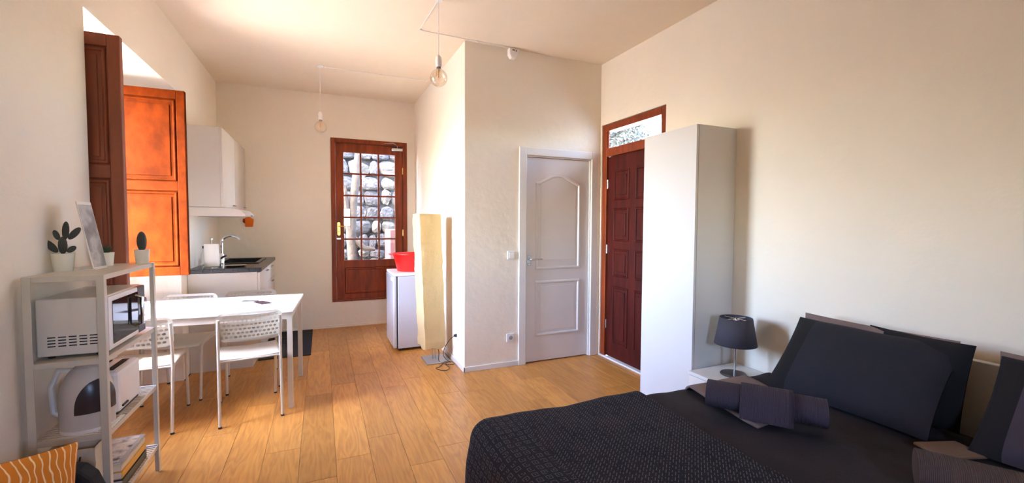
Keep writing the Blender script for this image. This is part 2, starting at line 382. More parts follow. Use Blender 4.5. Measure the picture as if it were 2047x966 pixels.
wf = B().box(F0, F0+.03, YF-.08, YF-.03, FZ0, FZ1).box(F1-.03, F1, YF-.08, YF-.03, FZ0, FZ1).box(F0+.03, F1-.03, YF-.08, YF-.03, FZ0, FZ0+.03).box(F0+.03, F1-.03, YF-.08, YF-.03, FZ1-.03, FZ1)
w2 = structure(wf, 'window_2', SHUTD)
B().box(F0+.03, F1-.03, YF-.056, YF-.052, FZ0+.03, FZ1-.03).build('pane', GLASS, w2)
b = B(); b.box(-1.95, 3.0, YF-.2, YB+.3, ZC, ZC+.3); structure(b, 'ceiling', CEIL)
b = B(); b.box(-1.9, 3.0, YF-.2, YB+.3, -.2, -.012); fl = structure(b, 'floor', DARK)
# planks
PW = .1955; k0 = -10
x = .258-PW*10
col = 0
while x < XR:
    x0, x1 = max(x, NX), min(x+PW, XR)
    cxm = (x0+x1)/2
    if cxm < XL: lo, hi = NY0, NY1
    elif cxm < XC+.05: lo, hi = YF, YB
    else: lo, hi = YF, YC+.1
    rr = random.Random(col*7+3); y = lo-rr.uniform(.05, 1.2)
    if abs(x-.258) < .01: y = 2.905-1.28*4
    while y < hi:
        y0, y1 = max(y, lo), min(y+1.28, hi)
        if y1-y0 > .03 and x1-x0 > .02:
            c = ((x0+x1)/2, (y0+y1)/2, 0)
            p = B().cbox(x0+.0006, x1-.0006, y0+.0006, y1-.0006, -.012, 0, .0012).build('plank', OAK, fl, origin=c)
            p.location = Vector(c)-ORI['floor']
        y += 1.28
    x += PW; col += 1
# skirtings
b = B(); b.box(XC-.012, WD0, YC-.012, YC, 0, .05); structure(b, 'baseboard_centre', WHITE, bevel=.003)
b = B(); b.box(XC-.012, XC, YC-.012, 4.74, 0, .05); structure(b, 'baseboard_alcove', WHITE, bevel=.003)
b = B(); b.box(-.50, XC-.02, YB-.012, YB, 0, .035); structure(b, 'baseboard_back', WALL, bevel=.003)

# ------------------------------------------------------------------ window with shutters
wf = B(); t = .05
wf.box(NX-.09, NX-.02, W0, W0+t, WZ0, WZ1).box(NX-.09, NX-.02, W1-t, W1, WZ0, WZ1).box(NX-.09, NX-.02, W0+t, W1-t, WZ1-t, WZ1).box(NX-.09, NX-.02, W0+t, W1-t, WZ0, WZ0+t)
win = structure(wf, 'window_1', SHUTD, bevel=.004)
B().box(NX-.02, NX+.03, W0-.02, W1+.02, WZ0-.03, WZ0).build('window_sill', SHUTD, win, bevel=.004)
# shutter leaf built in a local frame: hinge at origin, leaf runs along +X
def shutter(name, label, m, hinge, ang, wd, z0, z1, side):
    t_ = thing(name, label, 'shutter', (hinge[0], hinge[1], z0)); O = Vector((hinge[0], hinge[1], z0))
    def P(b_, nm, **k):
        b_.v = [tuple(Vector(v)+O) for v in b_.v]; return b_.build(nm, m, t_, **k)
    h = z1-z0; th = .022; st = .055; mid = h*.46
    for a, c in ((0, st), (wd-st, wd)): P(B().box(a, c, -th, th, 0, h), 'stile', bevel=.004)
    for a, c in ((0, st+.01), (mid, mid+.07), (h-st-.01, h)): P(B().box(st, wd-st, -th, th, a, c), 'rail', bevel=.003)
    for a, c in ((st+.01, mid), (mid+.07, h-st-.01)):
        pn = B().box(st, wd-st, -.007, .007, a, c)
        pl = [(st+.006, a+.006), (wd-st-.006, a+.006), (wd-st-.006, c-.006), (st+.006, c-.006)]
        for sg in (-1, 1): pn.ring(pl, 'y', sg*.007, .022, sg*.009)
        pl2 = [(st+.045, a+.045), (wd-st-.045, a+.045), (wd-st-.045, c-.045), (st+.045, c-.045)]
        pn.prism(pl2, 'y', -.013, .013)
        P(pn, 'panel', bevel=.003)
    for z in (.15, h*.5, h-.15): P(B().tube([(-.006, side*th, z-.04), (-.006, side*th, z+.04)], .008, 8), 'hinge', smooth=True)
    t_.rotation_euler = (0, 0, ang); return t_
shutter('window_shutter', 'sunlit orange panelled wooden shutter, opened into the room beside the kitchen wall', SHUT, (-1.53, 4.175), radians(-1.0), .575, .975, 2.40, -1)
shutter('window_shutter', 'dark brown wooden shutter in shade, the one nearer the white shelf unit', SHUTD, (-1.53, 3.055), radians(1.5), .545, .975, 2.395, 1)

# ------------------------------------------------------------------ glazed back door
d = B(); f = .055
d.box(DX0, DX0+f, YB-.012, YB+.10, DZ0, DZ1).box(DX1-f, DX1, YB-.012, YB+.10, DZ0, DZ1).box(DX0+f, DX1-f, YB-.012, YB+.10, DZ1-f, DZ1).box(DX0+f, DX1-f, YB-.012, YB+.10, DZ0, DZ0+.03)
gd = structure(d, 'door_1', WOODR, bevel=.004)
lx0, lx1, lz0, lz1 = DX0+f+.003, DX1-f-.003, DZ0+.034, DZ1-f-.003
px0, px1, pz0, pz1 = .278, .94, .888, 2.315
B().box(lx0, px0, YB+.01, YB+.055, lz0, lz1).box(px1, lx1, YB+.01, YB+.055, lz0, lz1).box(px0, px1, YB+.01, YB+.055, pz1, lz1).box(px0, px1, YB+.01, YB+.055, lz0, lz0+.06).box(px0, px1, YB+.01, YB+.055, pz0-.10, pz0).build('leaf', WOODR, gd, bevel=.003)
pb = B().box(px0, px1, YB+.022, YB+.045, lz0+.06, pz0-.10)
pb.ring([(px0+.004, lz0+.064), (px1-.004, lz0+.064), (px1-.004, pz0-.104), (px0+.004, pz0-.104)], 'y', YB+.022, .03, -.012)
pb.build('lower_panel', WOODR, gd)
mw = .022; cw = (px1-px0-2*mw)/3; rh = (pz1-pz0-4*mw)/5
for i in range(2): xx = px0+(i+1)*cw+i*mw; B().box(xx, xx+mw, YB+.012, YB+.053, pz0, pz1).build('muntin', WOODR, gd, bevel=.004)
for j in range(4):
    zz = pz0+(j+1)*rh+j*mw; B().box(px0, px1, YB+.016, YB+.050, zz, zz+mw).build('muntin', WOODR, gd, bevel=.004)
for i in range(3):
    for j in range(5):
        xx = px0+i*(cw+mw); zz = pz0+j*(rh+mw)
        B().box(xx, xx+cw, YB+.030, YB+.034, zz, zz+rh).build('pane', GLASS, gd)
hp = B().prism([(.213+.018*cos(a), 1.235+.0+.018*sin(a)) for a in [pi+pi*k/8 for k in range(9)]]+[(.213+.018*cos(a), 1.375+.018*sin(a)) for a in [pi*k/8 for k in range(9)]], 'y', YB+.004, YB+.012).build('handle_plate', BRASS, gd)
B().tube([(.213, YB+.006, 1.34), (.213, YB-.03, 1.34), (.235, YB-.036, 1.34), (.30, YB-.034, 1.335)], .008, 8).build('lever', BRASS, hp, smooth=True)
B().lathe([(.006, 0), (.006, .004)], n=10).xf(Matrix.Translation((.213, YB+.004, 1.27)) @ Matrix.Rotation(pi/2, 4, 'X')).build('keyhole', DARK, hp)
B().box(.186, .236, YB-.001, YB+.010, 1.165, 1.185).build('bolt_plate', STEEL, gd, bevel=.002)
cl = B().box(.885, 1.04, YB-.055, YB-.012+.02, 2.362, 2.405).build('door_closer', STEEL, gd, bevel=.012)
B().tube([(.965, YB-.03, 2.405), (.965, YB-.03, 2.44), (.90, YB-.11, 2.455), (.80, YB-.012, 2.46)], .007, 8).build('closer_arm', STEEL, cl, smooth=True)
for z in (.62, 1.25, 2.1): B().tube([(lx1, YB-.002, z-.045), (lx1, YB-.002, z+.045)], .009, 8).build('hinge', BRASS, gd, smooth=True)

# ------------------------------------------------------------------ white interior door
d = B(); cs = .075
d.box(WD0, WD0+cs, YC-.016, YC+.10, 0, WDZ).box(WD1-cs, WD1, YC-.016, YC+.10, 0, WDZ).box(WD0+cs, WD1-cs, YC-.016, YC+.10, WDZ-cs, WDZ)
wd = structure(d, 'door_2', WHITE, bevel=.004)
st = B().box(WD0+cs, WD0+cs+.013, YC+.005, YC+.09, 0, WDZ-cs).box(WD1-cs-.013, WD1-cs, YC+.005, YC+.09, 0, WDZ-cs).box(WD0+cs+.013, WD1-cs-.013, YC+.005, YC+.09, WDZ-cs-.012, WDZ-cs).build('door_stop', WHITE, wd, bevel=.002)
a0, a1 = WD0+cs+.016, WD1-cs-.016; yl = YC+.022
lf = B().box(a0, a1, yl, yl+.04, .008, WDZ-cs-.015)
u0, u1 = a0+.10, a1-.10
arch = [(u0, .93), (u1, .93), (u1, 1.80)]
for k in range(1, 12):
    s_ = k/12; uu = u1+(u0-u1)*s_; arch.append((uu, 1.80+.085*(sin(pi*s_)**1.6)))
arch.append((u0, 1.80))
low = [(u0, .26), (u1, .26), (u1, .82), (u0, .82)]
leaf = lf.build('leaf', DOORW, wd, bevel=.002)
for pl in (arch, low):
    q = B().ring(pl, 'y', yl, .030, -.012); cx = sum(p[0] for p in pl)/len(pl); cz = sum(p[1] for p in pl)/len(pl)
    ins = [(cx+(u-cx)*.78, cz+(v-cz)*(.88 if pl is arch else .80)) for u, v in pl]
    q.prism(ins, 'y', yl-.003, yl+.01)
    q.build('raised_panel', DOORW, leaf, bevel=.002)
hd = B().box(a0+.012, a0+.052, yl-.008, yl, .985, 1.075).build('door_handle', STEEL, wd, bevel=.003)
B().tube([(a0+.032, yl, 1.04), (a0+.032, yl-.045, 1.04), (a0+.05, yl-.05, 1.04), (a0+.155, yl-.05, 1.042)], [.009, .009, .009, .008], 8).build('lever', STEEL, hd, smooth=True)
B().box(a0+.016, a0+.048, yl-.014, yl-.008, .975, 1.0).build('lock_rose', STEEL, hd, bevel=.003)

# ------------------------------------------------------------------ dark wooden front door with transom
d = B(); f = .07; X0 = XR+.012
d.box(X0, XR+.045, MY1-f, MY1, 0, MZ).box(X0, XR+.12, MY0+.01, MY0+f, 0, MZ).box(X0, XR+.12, MY0+f, MY1-f, MZ-f, MZ-.004).box(X0, XR+.12, MY0+f, MY1-f, 2.08, 2.165)
md = structure(d, 'door_3', WOODR, bevel=.004)
B().box(X0+.012, X0+.025, MY1-f-.012, MY1-f, 2.165, MZ-f).box(X0+.03, X0+.045, MY0+f, MY0+f+.02, 2.165, MZ-f).build('glazing_bead', WOODR, md, bevel=.002)
B().box(X0+.020, X0+.024, MY0+f, MY1-f, 2.165, MZ-f).build('transom_pane', GLASS, md)
l0, l1 = MY0+f+.003, MY1-f-.003; xf_ = XR+.035
lf = B().box(xf_, xf_+.04, l0, l1, .02, 2.077).build('leaf', WOODD, md, bevel=.002)
pw = (l1-l0-.10*2-.09)/2
rows = [(1.63, 1.93), (1.22, 1.55), (.86, 1.14), (.17, .76)]
for (z0, z1) in rows:
    for k in range(2):
        y0 = l0+.10+k*(pw+.09); y1 = y0+pw
        pl = [(y0, z0), (y1, z0), (y1, z1), (y0, z1)]
        q = B().ring(pl, 'x', xf_, .022, -.010)
        q.prism([(y0+.05, z0+.05), (y1-.05, z0+.05), (y1-.05, z1-.05), (y0+.05, z1-.05)], 'x', xf_-.008, xf_+.01)
        q.build('raised_panel', WOODD, lf, bevel=.004)
for z in (.35, 1.13, 1.80): B().tube([(xf_-.004, l1+.004, z-.045), (xf_-.004, l1+.004, z+.045)], .008, 8).build('hinge', STEEL, md, smooth=True)
B().box(XR-.002, XR+.14, MY0+.01, MY1, 0, .016).build('threshold', WHITE, md, bevel=.002)
B().box(XR+.12, XR+.14, MY0, MY1, 0, 2.165).build('backing', WOODD, md)

# ------------------------------------------------------------------ outside
B().box(-14, 16, -12, 20, -.5, -.2).build('terrace_ground', TERR, kind='structure')
gw = B().box(-2.5, 3.0, 8.45, 8.9, -.2, 4.0).build('garden_wall', MORTAR, kind='structure')
protos = []
import bmesh
for k in range(8):
    bm = bmesh.new(); bmesh.ops.create_icosphere(bm, subdivisions=2, radius=.5)
    for v in bm.verts:
        n_ = noise.noise(v.co*2.3+Vector((k*5, 0, 0)))*.35
        v.co *= 1+n_; v.co = Vector([math.copysign(abs(c)**.75*.56, c) for c in v.co])
    me = bpy.data.meshes.new('stone'); bm.to_mesh(me); bm.free(); me.materials.append(STONE if k < 6 else STONEL); protos.append(me)
rs = random.Random(8); z = .0
while z < 3.4:
    hh = rs.uniform(.14, .30); xx = -.9+rs.uniform(0, .2)
    while xx < 2.1:
        ww = rs.uniform(.15, .42)
        o = bpy.data.objects.new('stone', rs.choice(protos)); C.objects.link(o); o.parent = gw
        o.location = Vector((xx+ww/2, 8.42+rs.uniform(-.04, .03), z+hh/2+rs.uniform(-.02, .02)))-ORI['garden_wall']
        o.scale = (ww*1.5, .22, hh*1.5); o.rotation_euler = (0, rs.uniform(-.25, .25), 0); xx += ww
    z += hh
tag(B().box(1.035, 1.6, 7.35, 8.05, -.2, 1.27).build('garden_pillar', SALMON, bevel=.01), 'salmon pink rendered pillar seen through the lower right panes of the glazed door', 'pillar')
structure(B().box(XR+.26, 4.6, 2.5, 2.7, 0, 3.3), 'sky_blocker', BLOCKW)  # unseen slab added outside to block sky light entering through the transom
ct = thing('dry_trunk', 'tan dry forked trunk by the stone wall, seen through the left door panes', 'trunk', (.50, 7.9, -.2))
BARKT = mat('tan_bark', (.050, .031, .016), .95, bump=.9, bscale=14, var=.45, vscale=7, bdist=.02)
B().tube([(.52, 7.9, -.2), (.50, 7.92, .6), (.46, 7.9, 1.2), (.50, 7.9, 1.7), (.56, 7.92, 2.2), (.60, 7.9, 2.8)], [.10, .09, .08, .07, .065, .04], 10).build('stem', BARKT, ct, smooth=True)
B().tube([(.48, 7.9, 1.15), (.40, 7.86, 1.5), (.36, 7.88, 2.0)], [.07, .06, .04], 8).build('branch', BARKT, ct, smooth=True)
B().tube([(.52, 7.9, 1.1), (.66, 7.88, .95), (.85, 7.9, .92)], [.06, .05, .03], 8).build('branch', BARKT, ct, smooth=True)
# tree seen through the transom
tr = thing('garden_tree', 'leafy tree outside, seen through the narrow glass above the dark front door', 'tree', (5.5, 7.2, -.2))
B().tube([(5.5, 7.2, -.2), (5.48, 7.22, 1.2), (5.55, 7.18, 2.2), (5.5, 7.2, 3.2)], [.12, .10, .08, .03], 8).build('trunk', mat('bark', (.12, .09, .06), .9, bump=.8, bscale=20), tr, smooth=True)
fo = B(); rs = random.Random(3)
for k in range(2600):
    v = Vector((rs.gauss(0, 1), rs.gauss(0, 1), rs.gauss(0, 1))).normalized()*(rs.random()**.4)
    p = Vector((5.5, 7.3, 3.1))+Vector((v.x*.62, v.y*.62, v.z*.8))
    a = Vector((rs.gauss(0, 1), rs.gauss(0, 1), rs.gauss(0, 1))).normalized()*.065; c = a.cross(Vector((rs.gauss(0, 1), rs.gauss(0, 1), rs.gauss(0, 1)))).normalized()*.022
    fo.quad(p-a, p-c, p+a, p+c)
o = fo.build('foliage', mat('tree_leaf', (.022, .026, .012), .6, var=.4, vscale=20), tr); o['kind'] = 'stuff'

# ------------------------------------------------------------------ kitchen
KX, KY0, KY1, KZ = -.545, 4.79, YB-.005, .955
WALLX = XL+.003
def cabinet(label, y0, y1, kind):
    t_ = thing('base_cabinet', label, 'cabinet', ((WALLX+KX)/2, (y0+y1)/2, 0), 'white base cabinets under the worktop')
    B().box(WALLX, KX-.022, y0+.001, y1-.001, .10, KZ-.04).build('body', KITW, t_, bevel=.002)
    B().box(WALLX, KX-.07, y0+.001, y1-.001, 0, .10).build('plinth', KITW, t_)
    def hnd(par, yc, zc):
        B().tube([(KX-.002, yc-.05, zc), (KX+.018, yc-.05, zc), (KX+.018, yc+.05, zc), (KX-.002, yc+.05, zc)], .005, 6).build('handle', STEELD, par)
    if kind == 'door':
        dd = B().box(KX-.020, KX, y0+.003, y1-.003, .105, KZ-.046).build('door', KITW, t_, bevel=.002); hnd(dd, y1-.09, KZ-.08)
    else:
        for (za, zb) in ((.105, .42), (.424, .735), (.739, KZ-.046)):
            dd = B().box(KX-.020, KX, y0+.003, y1-.003, za, zb).build('drawer', KITW, t_, bevel=.002); hnd(dd, (y0+y1)/2+.05, zb-.035)
    return t_
cabinet('white base cabinet with one door, at the near end of the kitchen run', KY0+.006, 5.45, 'door')
cabinet('white base cabinet with three drawers, against the back wall', 5.452, KY1, 'drawer')
wt = thing('worktop', 'black kitchen worktop over the white base cabinets', 'worktop', (-.83, 5.45, KZ-.038))
b = B(); SX0, SX1, SY0, SY1 = -1.00, -.63, 5.32, 5.98
b.box(WALLX, SX0, KY0, KY1, KZ-.038, KZ).box(SX1, KX+.015, KY0, KY1, KZ-.038, KZ).box(SX0, SX1, KY0, SY0, KZ-.038, KZ).box(SX0, SX1, SY1, KY1, KZ-.038, KZ)
b.build('slab', BLACKT, wt, bevel=.003)
sk = thing('kitchen_sink', 'black inset sink in the kitchen worktop', 'sink', (-.815, 5.65, KZ))
b = B(); b.box(SX0-.02, SX0+.02, SY0-.02, SY1+.02, KZ+.0005, KZ+.008).box(SX1-.02, SX1+.02, SY0-.02, SY1+.02, KZ+.0005, KZ+.008).box(SX0+.02, SX1-.02, SY0-.02, SY0+.02, KZ+.0005, KZ+.008).box(SX0+.02, SX1-.02, SY1-.02, SY1+.02, KZ+.0005, KZ+.008)
b.build('rim', BLACKT, sk, bevel=.003)
b = B(); b.box(SX0+.003, SX0+.006, SY0+.003, SY1-.003, KZ-.034, KZ+.001).box(SX1-.006, SX1-.003, SY0+.003, SY1-.003, KZ-.034, KZ+.001).box(SX0+.006, SX1-.006, SY0+.003, SY0+.006, KZ-.034, KZ+.001).box(SX0+.006, SX1-.006, SY1-.006, SY1-.003, KZ-.034, KZ+.001).box(SX0+.003, SX1-.003, SY0+.003, SY1-.003, KZ-.038, KZ-.034)
b.build('basin', BLACKT, sk); B().lathe([(.03, KZ-.034), (.03, KZ-.030)], -.8, 5.65, 14).build('drain', STEEL, sk)
FXX, FYY = -.925, 5.21
fa = thing('kitchen_faucet', 'tall arched chrome faucet beside the sink', 'faucet', (FXX, FYY, KZ))
B().lathe([(.026, KZ), (.026, KZ+.012), (.022, KZ+.016), (.020, KZ+.11), (.014, KZ+.12)], FXX, FYY, 14).build('body', CHROME, fa, smooth=True)
arc = [(FXX, FYY, KZ+.10), (FXX, FYY, KZ+.22)]
for k in range(1, 11): a = pi-pi*.86*k/10; arc.append((FXX+.085+.085*cos(a), FYY, KZ+.22+.075*sin(a)))
B().tube(arc, .0105, 8).build('spout', CHROME, fa, smooth=True)
B().tube([(FXX, FYY-.02, KZ+.07), (FXX+.02, FYY-.05, KZ+.085), (FXX+.05, FYY-.07, KZ+.10)], .010, 8).build('lever', BLACKP, fa, smooth=True)
pr = thing('paper_towel_roll', 'standing roll of white kitchen paper on the worktop', 'paper roll', (-.965, 4.98, KZ))
B().lathe([(.075, KZ), (.075, KZ+.008), (.01, KZ+.01)], -.965, 4.98, 20).build('stand_base', STEEL, pr, smooth=True)
B().lathe([(.02, KZ+.012), (.062, KZ+.012), (.062, KZ+.225), (.02, KZ+.225), (.02, KZ+.012)], -.965, 4.98, 20).build('roll', PAPERW, pr, smooth=True)
B().lathe([(.006, KZ+.01), (.006, KZ+.26), (.012, KZ+.265), (.012, KZ+.28), (.003, KZ+.285)], -.965, 4.98, 10).build('rod', STEEL, pr, smooth=True)
for i, (x, y, lab, h) in enumerate(((-1.055, 5.12, 'small clear bottle with black cap standing behind the paper roll', .20), (-1.035, 5.28, 'dark squat bottle standing left of the faucet', .15))):
    bt = thing('bottle', lab, 'bottle', (x, y, KZ))
    B().lathe([(.026, KZ), (.028, KZ+.01), (.028, KZ+h*.6), (.011, KZ+h*.78), (.011, KZ+h*.9)], x, y, 14).build('body', GLASS if i == 0 else BLACKP, bt, smooth=True)
    B().lathe([(.013, KZ+h*.88), (.013, KZ+h)], x, y, 12).build('cap', BLACKP, bt, smooth=True)
# tray between roll and faucet
tag(B().lathe([(.02, KZ), (.075, KZ+.002), (.095, KZ+.014), (.09, KZ+.014), (.07, KZ+.006), (.0, KZ+.006)], -.775, 5.0, 20, 1, 1).build('saucer', CHROME, smooth=True), 'shallow metal dish on the near end of the worktop', 'dish')
# upper cabinets and hood
def upper(label, y0, y1):
    t_ = thing('wall_cabinet', label, 'cabinet', ((WALLX-.84)/2, (y0+y1)/2, 1.53), 'white wall cabinets above the hood')
    B().box(WALLX, -.86, y0+.001, y1-.001, 1.53, 2.275).build('body', KITW, t_, bevel=.002)
    dd = B().box(-.859, -.84, y0+.002, y1-.002, 1.532, 2.273).build('door', KITW, t_, bevel=.002)
    B().tube([(-.841, y1-.15, 1.56), (-.822, y1-.15, 1.56), (-.822, y1-.06, 1.56), (-.841, y1-.06, 1.56)], .005, 6).build('handle', STEELD, dd)
upper('white wall cabinet directly over the extractor hood', 4.85, 5.50)
upper('white wall cabinet in the corner against the back wall', 5.502, YB-.005)
hd = thing('extractor_hood', 'slim white extractor hood under the wall cabinets', 'hood', (-.9, 5.15, 1.44))
B().prism([(WALLX, 1.445), (-.665, 1.445), (-.66, 1.46), (-.70, 1.505), (-.80, 1.528), (WALLX, 1.528)], 'y', 4.852, 5.45).build('canopy', KITW, hd, bevel=.003)
B().box(-1.05, -.72, 4.90, 5.40, 1.440, 1.445).build('filter', STEELD, hd)
B().box(-.666, -.658, 5.2, 5.3, 1.450, 1.458).build('button_strip', BLACKP, hd)
# orange light reflection on the back wall, painted as flat coloured patches
mt = thing('orange_reflection', 'orange light reflection painted on the back wall under the wall cabinet', 'reflection', (-.80, YB-.012, 1.32))
REFL = mat('reflection_orange', (.75, .16, .01), .9, bump=.4, bscale=60)
B().prism([(-.845, 1.33), (-.765, 1.33), (-.755, 1.42), (-.80, 1.455), (-.85, 1.44)], 'y', YB-.020, YB-.001).build('body', REFL, mt, bevel=.006)
B().prism([(-.872, 1.39), (-.848, 1.37), (-.848, 1.425), (-.865, 1.435)], 'y', YB-.018, YB-.002).build('dark_patch', mat('patch_dark_red', (.3, .02, .01), .9), mt, bevel=.004)
# doormat
MATX, MATY = -.345, 5.60
dm = thing('doormat', 'black rubber doormat on the floor by the back wall', 'mat', (MATX, MATY, 0))
B().cbox(-.60, -.115, 4.98, 6.15, .0005, .010, .003).build('base', mat('black_rubber', (.010, .009, .010), .85, bump=.5, bscale=150), dm)
gr = B()
for r_k in range(5):
    for k in range(5): gr.box(-.56+k*.035, -.56+k*.035+.022, 5.15+r_k*.17, 5.17+r_k*.17, .010, .0115)
gr.build('relief_marks', mat('grey_rubber', (.07, .07, .075), .8), dm, kind='stuff')

# ------------------------------------------------------------------ table
TX, TY, TR = -.80, 4.015, radians(-3)
tb = thing('dining_table', 'white rectangular dining table between the four perforated chairs', 'table', (0, 0, 0))
TL, TW, TZ = 1.25, .78, .745
B().box(-TL/2, TL/2, -TW/2, TW/2, TZ-.018, TZ).build('tabletop', mat('white_tabletop', (.83, .83, .84), .3), tb, bevel=.003)
B().box(-TL/2+.03, TL/2-.03, -TW/2+.02, -TW/2+.035, TZ-.07, TZ-.018).box(-TL/2+.03, TL/2-.03, TW/2-.035, TW/2-.02, TZ-.07, TZ-.018).box(-TL/2+.02, -TL/2+.035, -TW/2+.02, TW/2-.02, TZ-.07, TZ-.018).box(TL/2-.035, TL/2-.02, -TW/2+.02, TW/2-.02, TZ-.07, TZ-.018).build('apron', METW, tb)
for sx in (-1, 1):
    for sy in (-1, 1):
        cx, cy = sx*(TL/2-.03), sy*(TW/2-.03); B().cbox(cx-.017, cx+.017, cy-.017, cy+.017, 0, TZ-.018, .003).build('leg', METW, tb)
tb.location = (TX, TY, 0); tb.rotation_euler = (0, 0, TR)
# leaflets
def leaflet(name, lab, x, y, rz, w_, h_, cols, z, seed):
    t_ = thing(name, lab, 'leaflet', (x, y, z), None, rz)
    ORI[t_.name] = Vector((0, 0, 0))
    B().box(-w_/2, w_/2, -h_/2, h_/2, 0, .0012).build('sheet', PAPERW, t_)
    B().box(-w_/2+.006, w_/2-.006, -h_/2+.006, h_/2-.006, .0012, .0017).build('printed_picture', photo_mat(lab[:8]+str(seed), cols, 14, .3, seed), t_)
leaflet('leaflet', 'dark printed leaflet lying on the white table, the nearer of two', -.44, 4.00, radians(30), .10, .19, [(.01, .008, .012), (.05, .02, .03), (.01, .008, .012)], TZ+.0005, 1)
leaflet('leaflet', 'grey printed leaflet lying on the white table, the farther of two', -.54, 4.12, radians(75), .08, .15, [(.02, .02, .02), (.09, .08, .09), (.02, .02, .02)], TZ+.0005, 2)

# ------------------------------------------------------------------ chairs (perforated back, tubular legs)
def perforated(w_, h_, nx, ny, mx, my, hr, cr, y, th):
    """plate in XZ centred at x=0 from z=0..h_, holes in a staggered grid; returns builder"""
    b = B(); gx0, gx1, gz0, gz1 = -w_/2+mx, w_/2-mx, my, h_-my
    cw_ = (gx1-gx0)/(nx+.5); ch = (gz1-gz0)/ny
    for yy, flip in ((y-th/2, 0), (y+th/2, 1)):
        for j in range(ny):
            off = (j % 2)*.5*cw_; za, zb = gz0+j*ch, gz0+(j+1)*ch
            for i in range(nx):
                xa = gx0+off+i*cw_; xb = xa+cw_; cx, cz = (xa+xb)/2, (za+zb)/2
                sq = [(xa, za), (cx, za), (xb, za), (xb, cz), (xb, zb), (cx, zb), (xa, zb), (xa, cz)]
                hole = [(cx+hr*cos(a), cz+hr*.8*sin(a)) for a in [pi*1.25+k*pi/4 for k in range(8)]]
                n = len(b.v); b.v += [(u, yy, v) for u, v in sq]+[(u, yy, v) for u, v in hole]
                for k in range(8): l = (k+1) % 8; b.f.append((n+k, n+l, n+8+l, n+8+k))
            if off: b.quad((gx0, yy, za), (gx0+off, yy, za), (gx0+off, yy, zb), (gx0, yy, zb))
            else: b.quad((gx1-.5*cw_, yy, za), (gx1, yy, za), (gx1, yy, zb), (gx1-.5*cw_, yy, zb))
        # border
        out = []; inn = []
        K = 6
        for (cx, cz, a0) in ((w_/2-cr, cr, -pi/2), (w_/2-cr, h_-cr, 0), (-w_/2+cr, h_-cr, pi/2), (-w_/2+cr, cr, pi)):
            for k in range(K+1): a = a0+k*pi/2/K; out.append((cx+cr*cos(a), cz+cr*sin(a)))
        for (ix, iz) in ((gx1, gz0), (gx1, gz1), (gx0, gz1), (gx0, gz0)): inn += [(ix, iz)]*(K+1)
        n = len(b.v); m = len(out); b.v += [(u, yy, v) for u, v in out]+[(u, yy, v) for u, v in inn]
        for k in range(m):
            l = (k+1) % m
            if inn[k] == inn[l]: b.f.append((n+k, n+l, n+m+k))
            else: b.f.append((n+k, n+l, n+m+l, n+m+k))
        outl = out
    n = len(b.v); b.v += [(u, y-th/2, v) for u, v in outl]+[(u, y+th/2, v) for u, v in outl]; m = len(outl)
    for k in range(m): l = (k+1) % m; b.f.append((n+k, n+l, n+m+l, n+m+k))
    return b
def make_chair(label):
    t_ = thing('dining_chair', label, 'chair', (0, 0, 0), 'white perforated chairs around the dining table')
    SW, SH = .39, .45
    # seat: gently dished panel with rounded corners
    def seat(u, v):
        x = (u-.5)*SW; y = -.20+v*.42
        rc = .05; ax = abs(x)-(SW/2-rc)
        if y > .22-rc and ax > 0:
            d = hypot(ax, y-(.22-rc)); 
            if d > rc: k = rc/d; x = math.copysign(SW/2-rc+ax*k, x); y = .22-rc+(y-(.22-rc))*k
        z = SH-.010*(1-(2*u-1)**2)-.018*max(0, (v-.85)/.15)**2
        return (x, y, z)
    sb = B().grid(16, 16, seat); sb.build('seat', METW, t_, smooth=True, solid=.008)
    bk = perforated(.40, .20, 13, 6, .022, .018, .0103, .045, 0, .006)
    for i, (x, y, z) in enumerate(bk.v): bk.v[i] = (x, -.235-.10*z+.035*(1-(x/.2)**2)*-1+.02, .572+z)
    bk.build('backrest', METW, t_)
    for sx in (-1, 1):
        X = sx*.188
        rear = [(X*1.0, -.275, 0), (X, -.215, .43), (X, -.212, .50), (X, -.225, .60), (X*.99, -.245, .73)]
        B().tube(rear, .0095, 8).build('leg', METW, t_, smooth=True)
        front = [(X*1.0, .225, 0), (X, .185, .36), (X, .178, .405), (X, .160, .428), (X, .12, .434), (X, -.21, .430)]
        B().tube(front, .0095, 8).build('leg', METW, t_, smooth=True)
        for fy in (-.275, .225): B().lathe([(.0115, 0), (.0115, .012)], X, fy, 10).build('foot_cap', BLACKP, t_)
    B().tube([(-.188, -.212, .432), (.188, -.212, .432)], .007, 8).build('cross_bar', METW, t_, smooth=True)
    B().tube([(-.188, .14, .430), (.188, .14, .430)], .007, 8).build('cross_bar', METW, t_, smooth=True)
    return t_
chairs = [((-.505, 3.735), 10, 'white chair with perforated back at the near right side of the table'),
          ((-1.115, 3.73), 3, 'white chair at the near left of the table, partly behind the shelf unit'),
          ((-.555, 4.33), 188, 'white chair at the far right side of the table, facing the camera'),
          ((-1.05, 4.28), 176, 'white chair at the far left of the table, next to the orange shutter')]
proto = make_chair(chairs[0][2])
for i, (p, a, lab) in enumerate(chairs):
    o = proto if i == 0 else copy_tree(proto)
    o.location = (p[0], p[1], 0); o.rotation_euler = (0, 0, radians(a)); o['label'] = lab

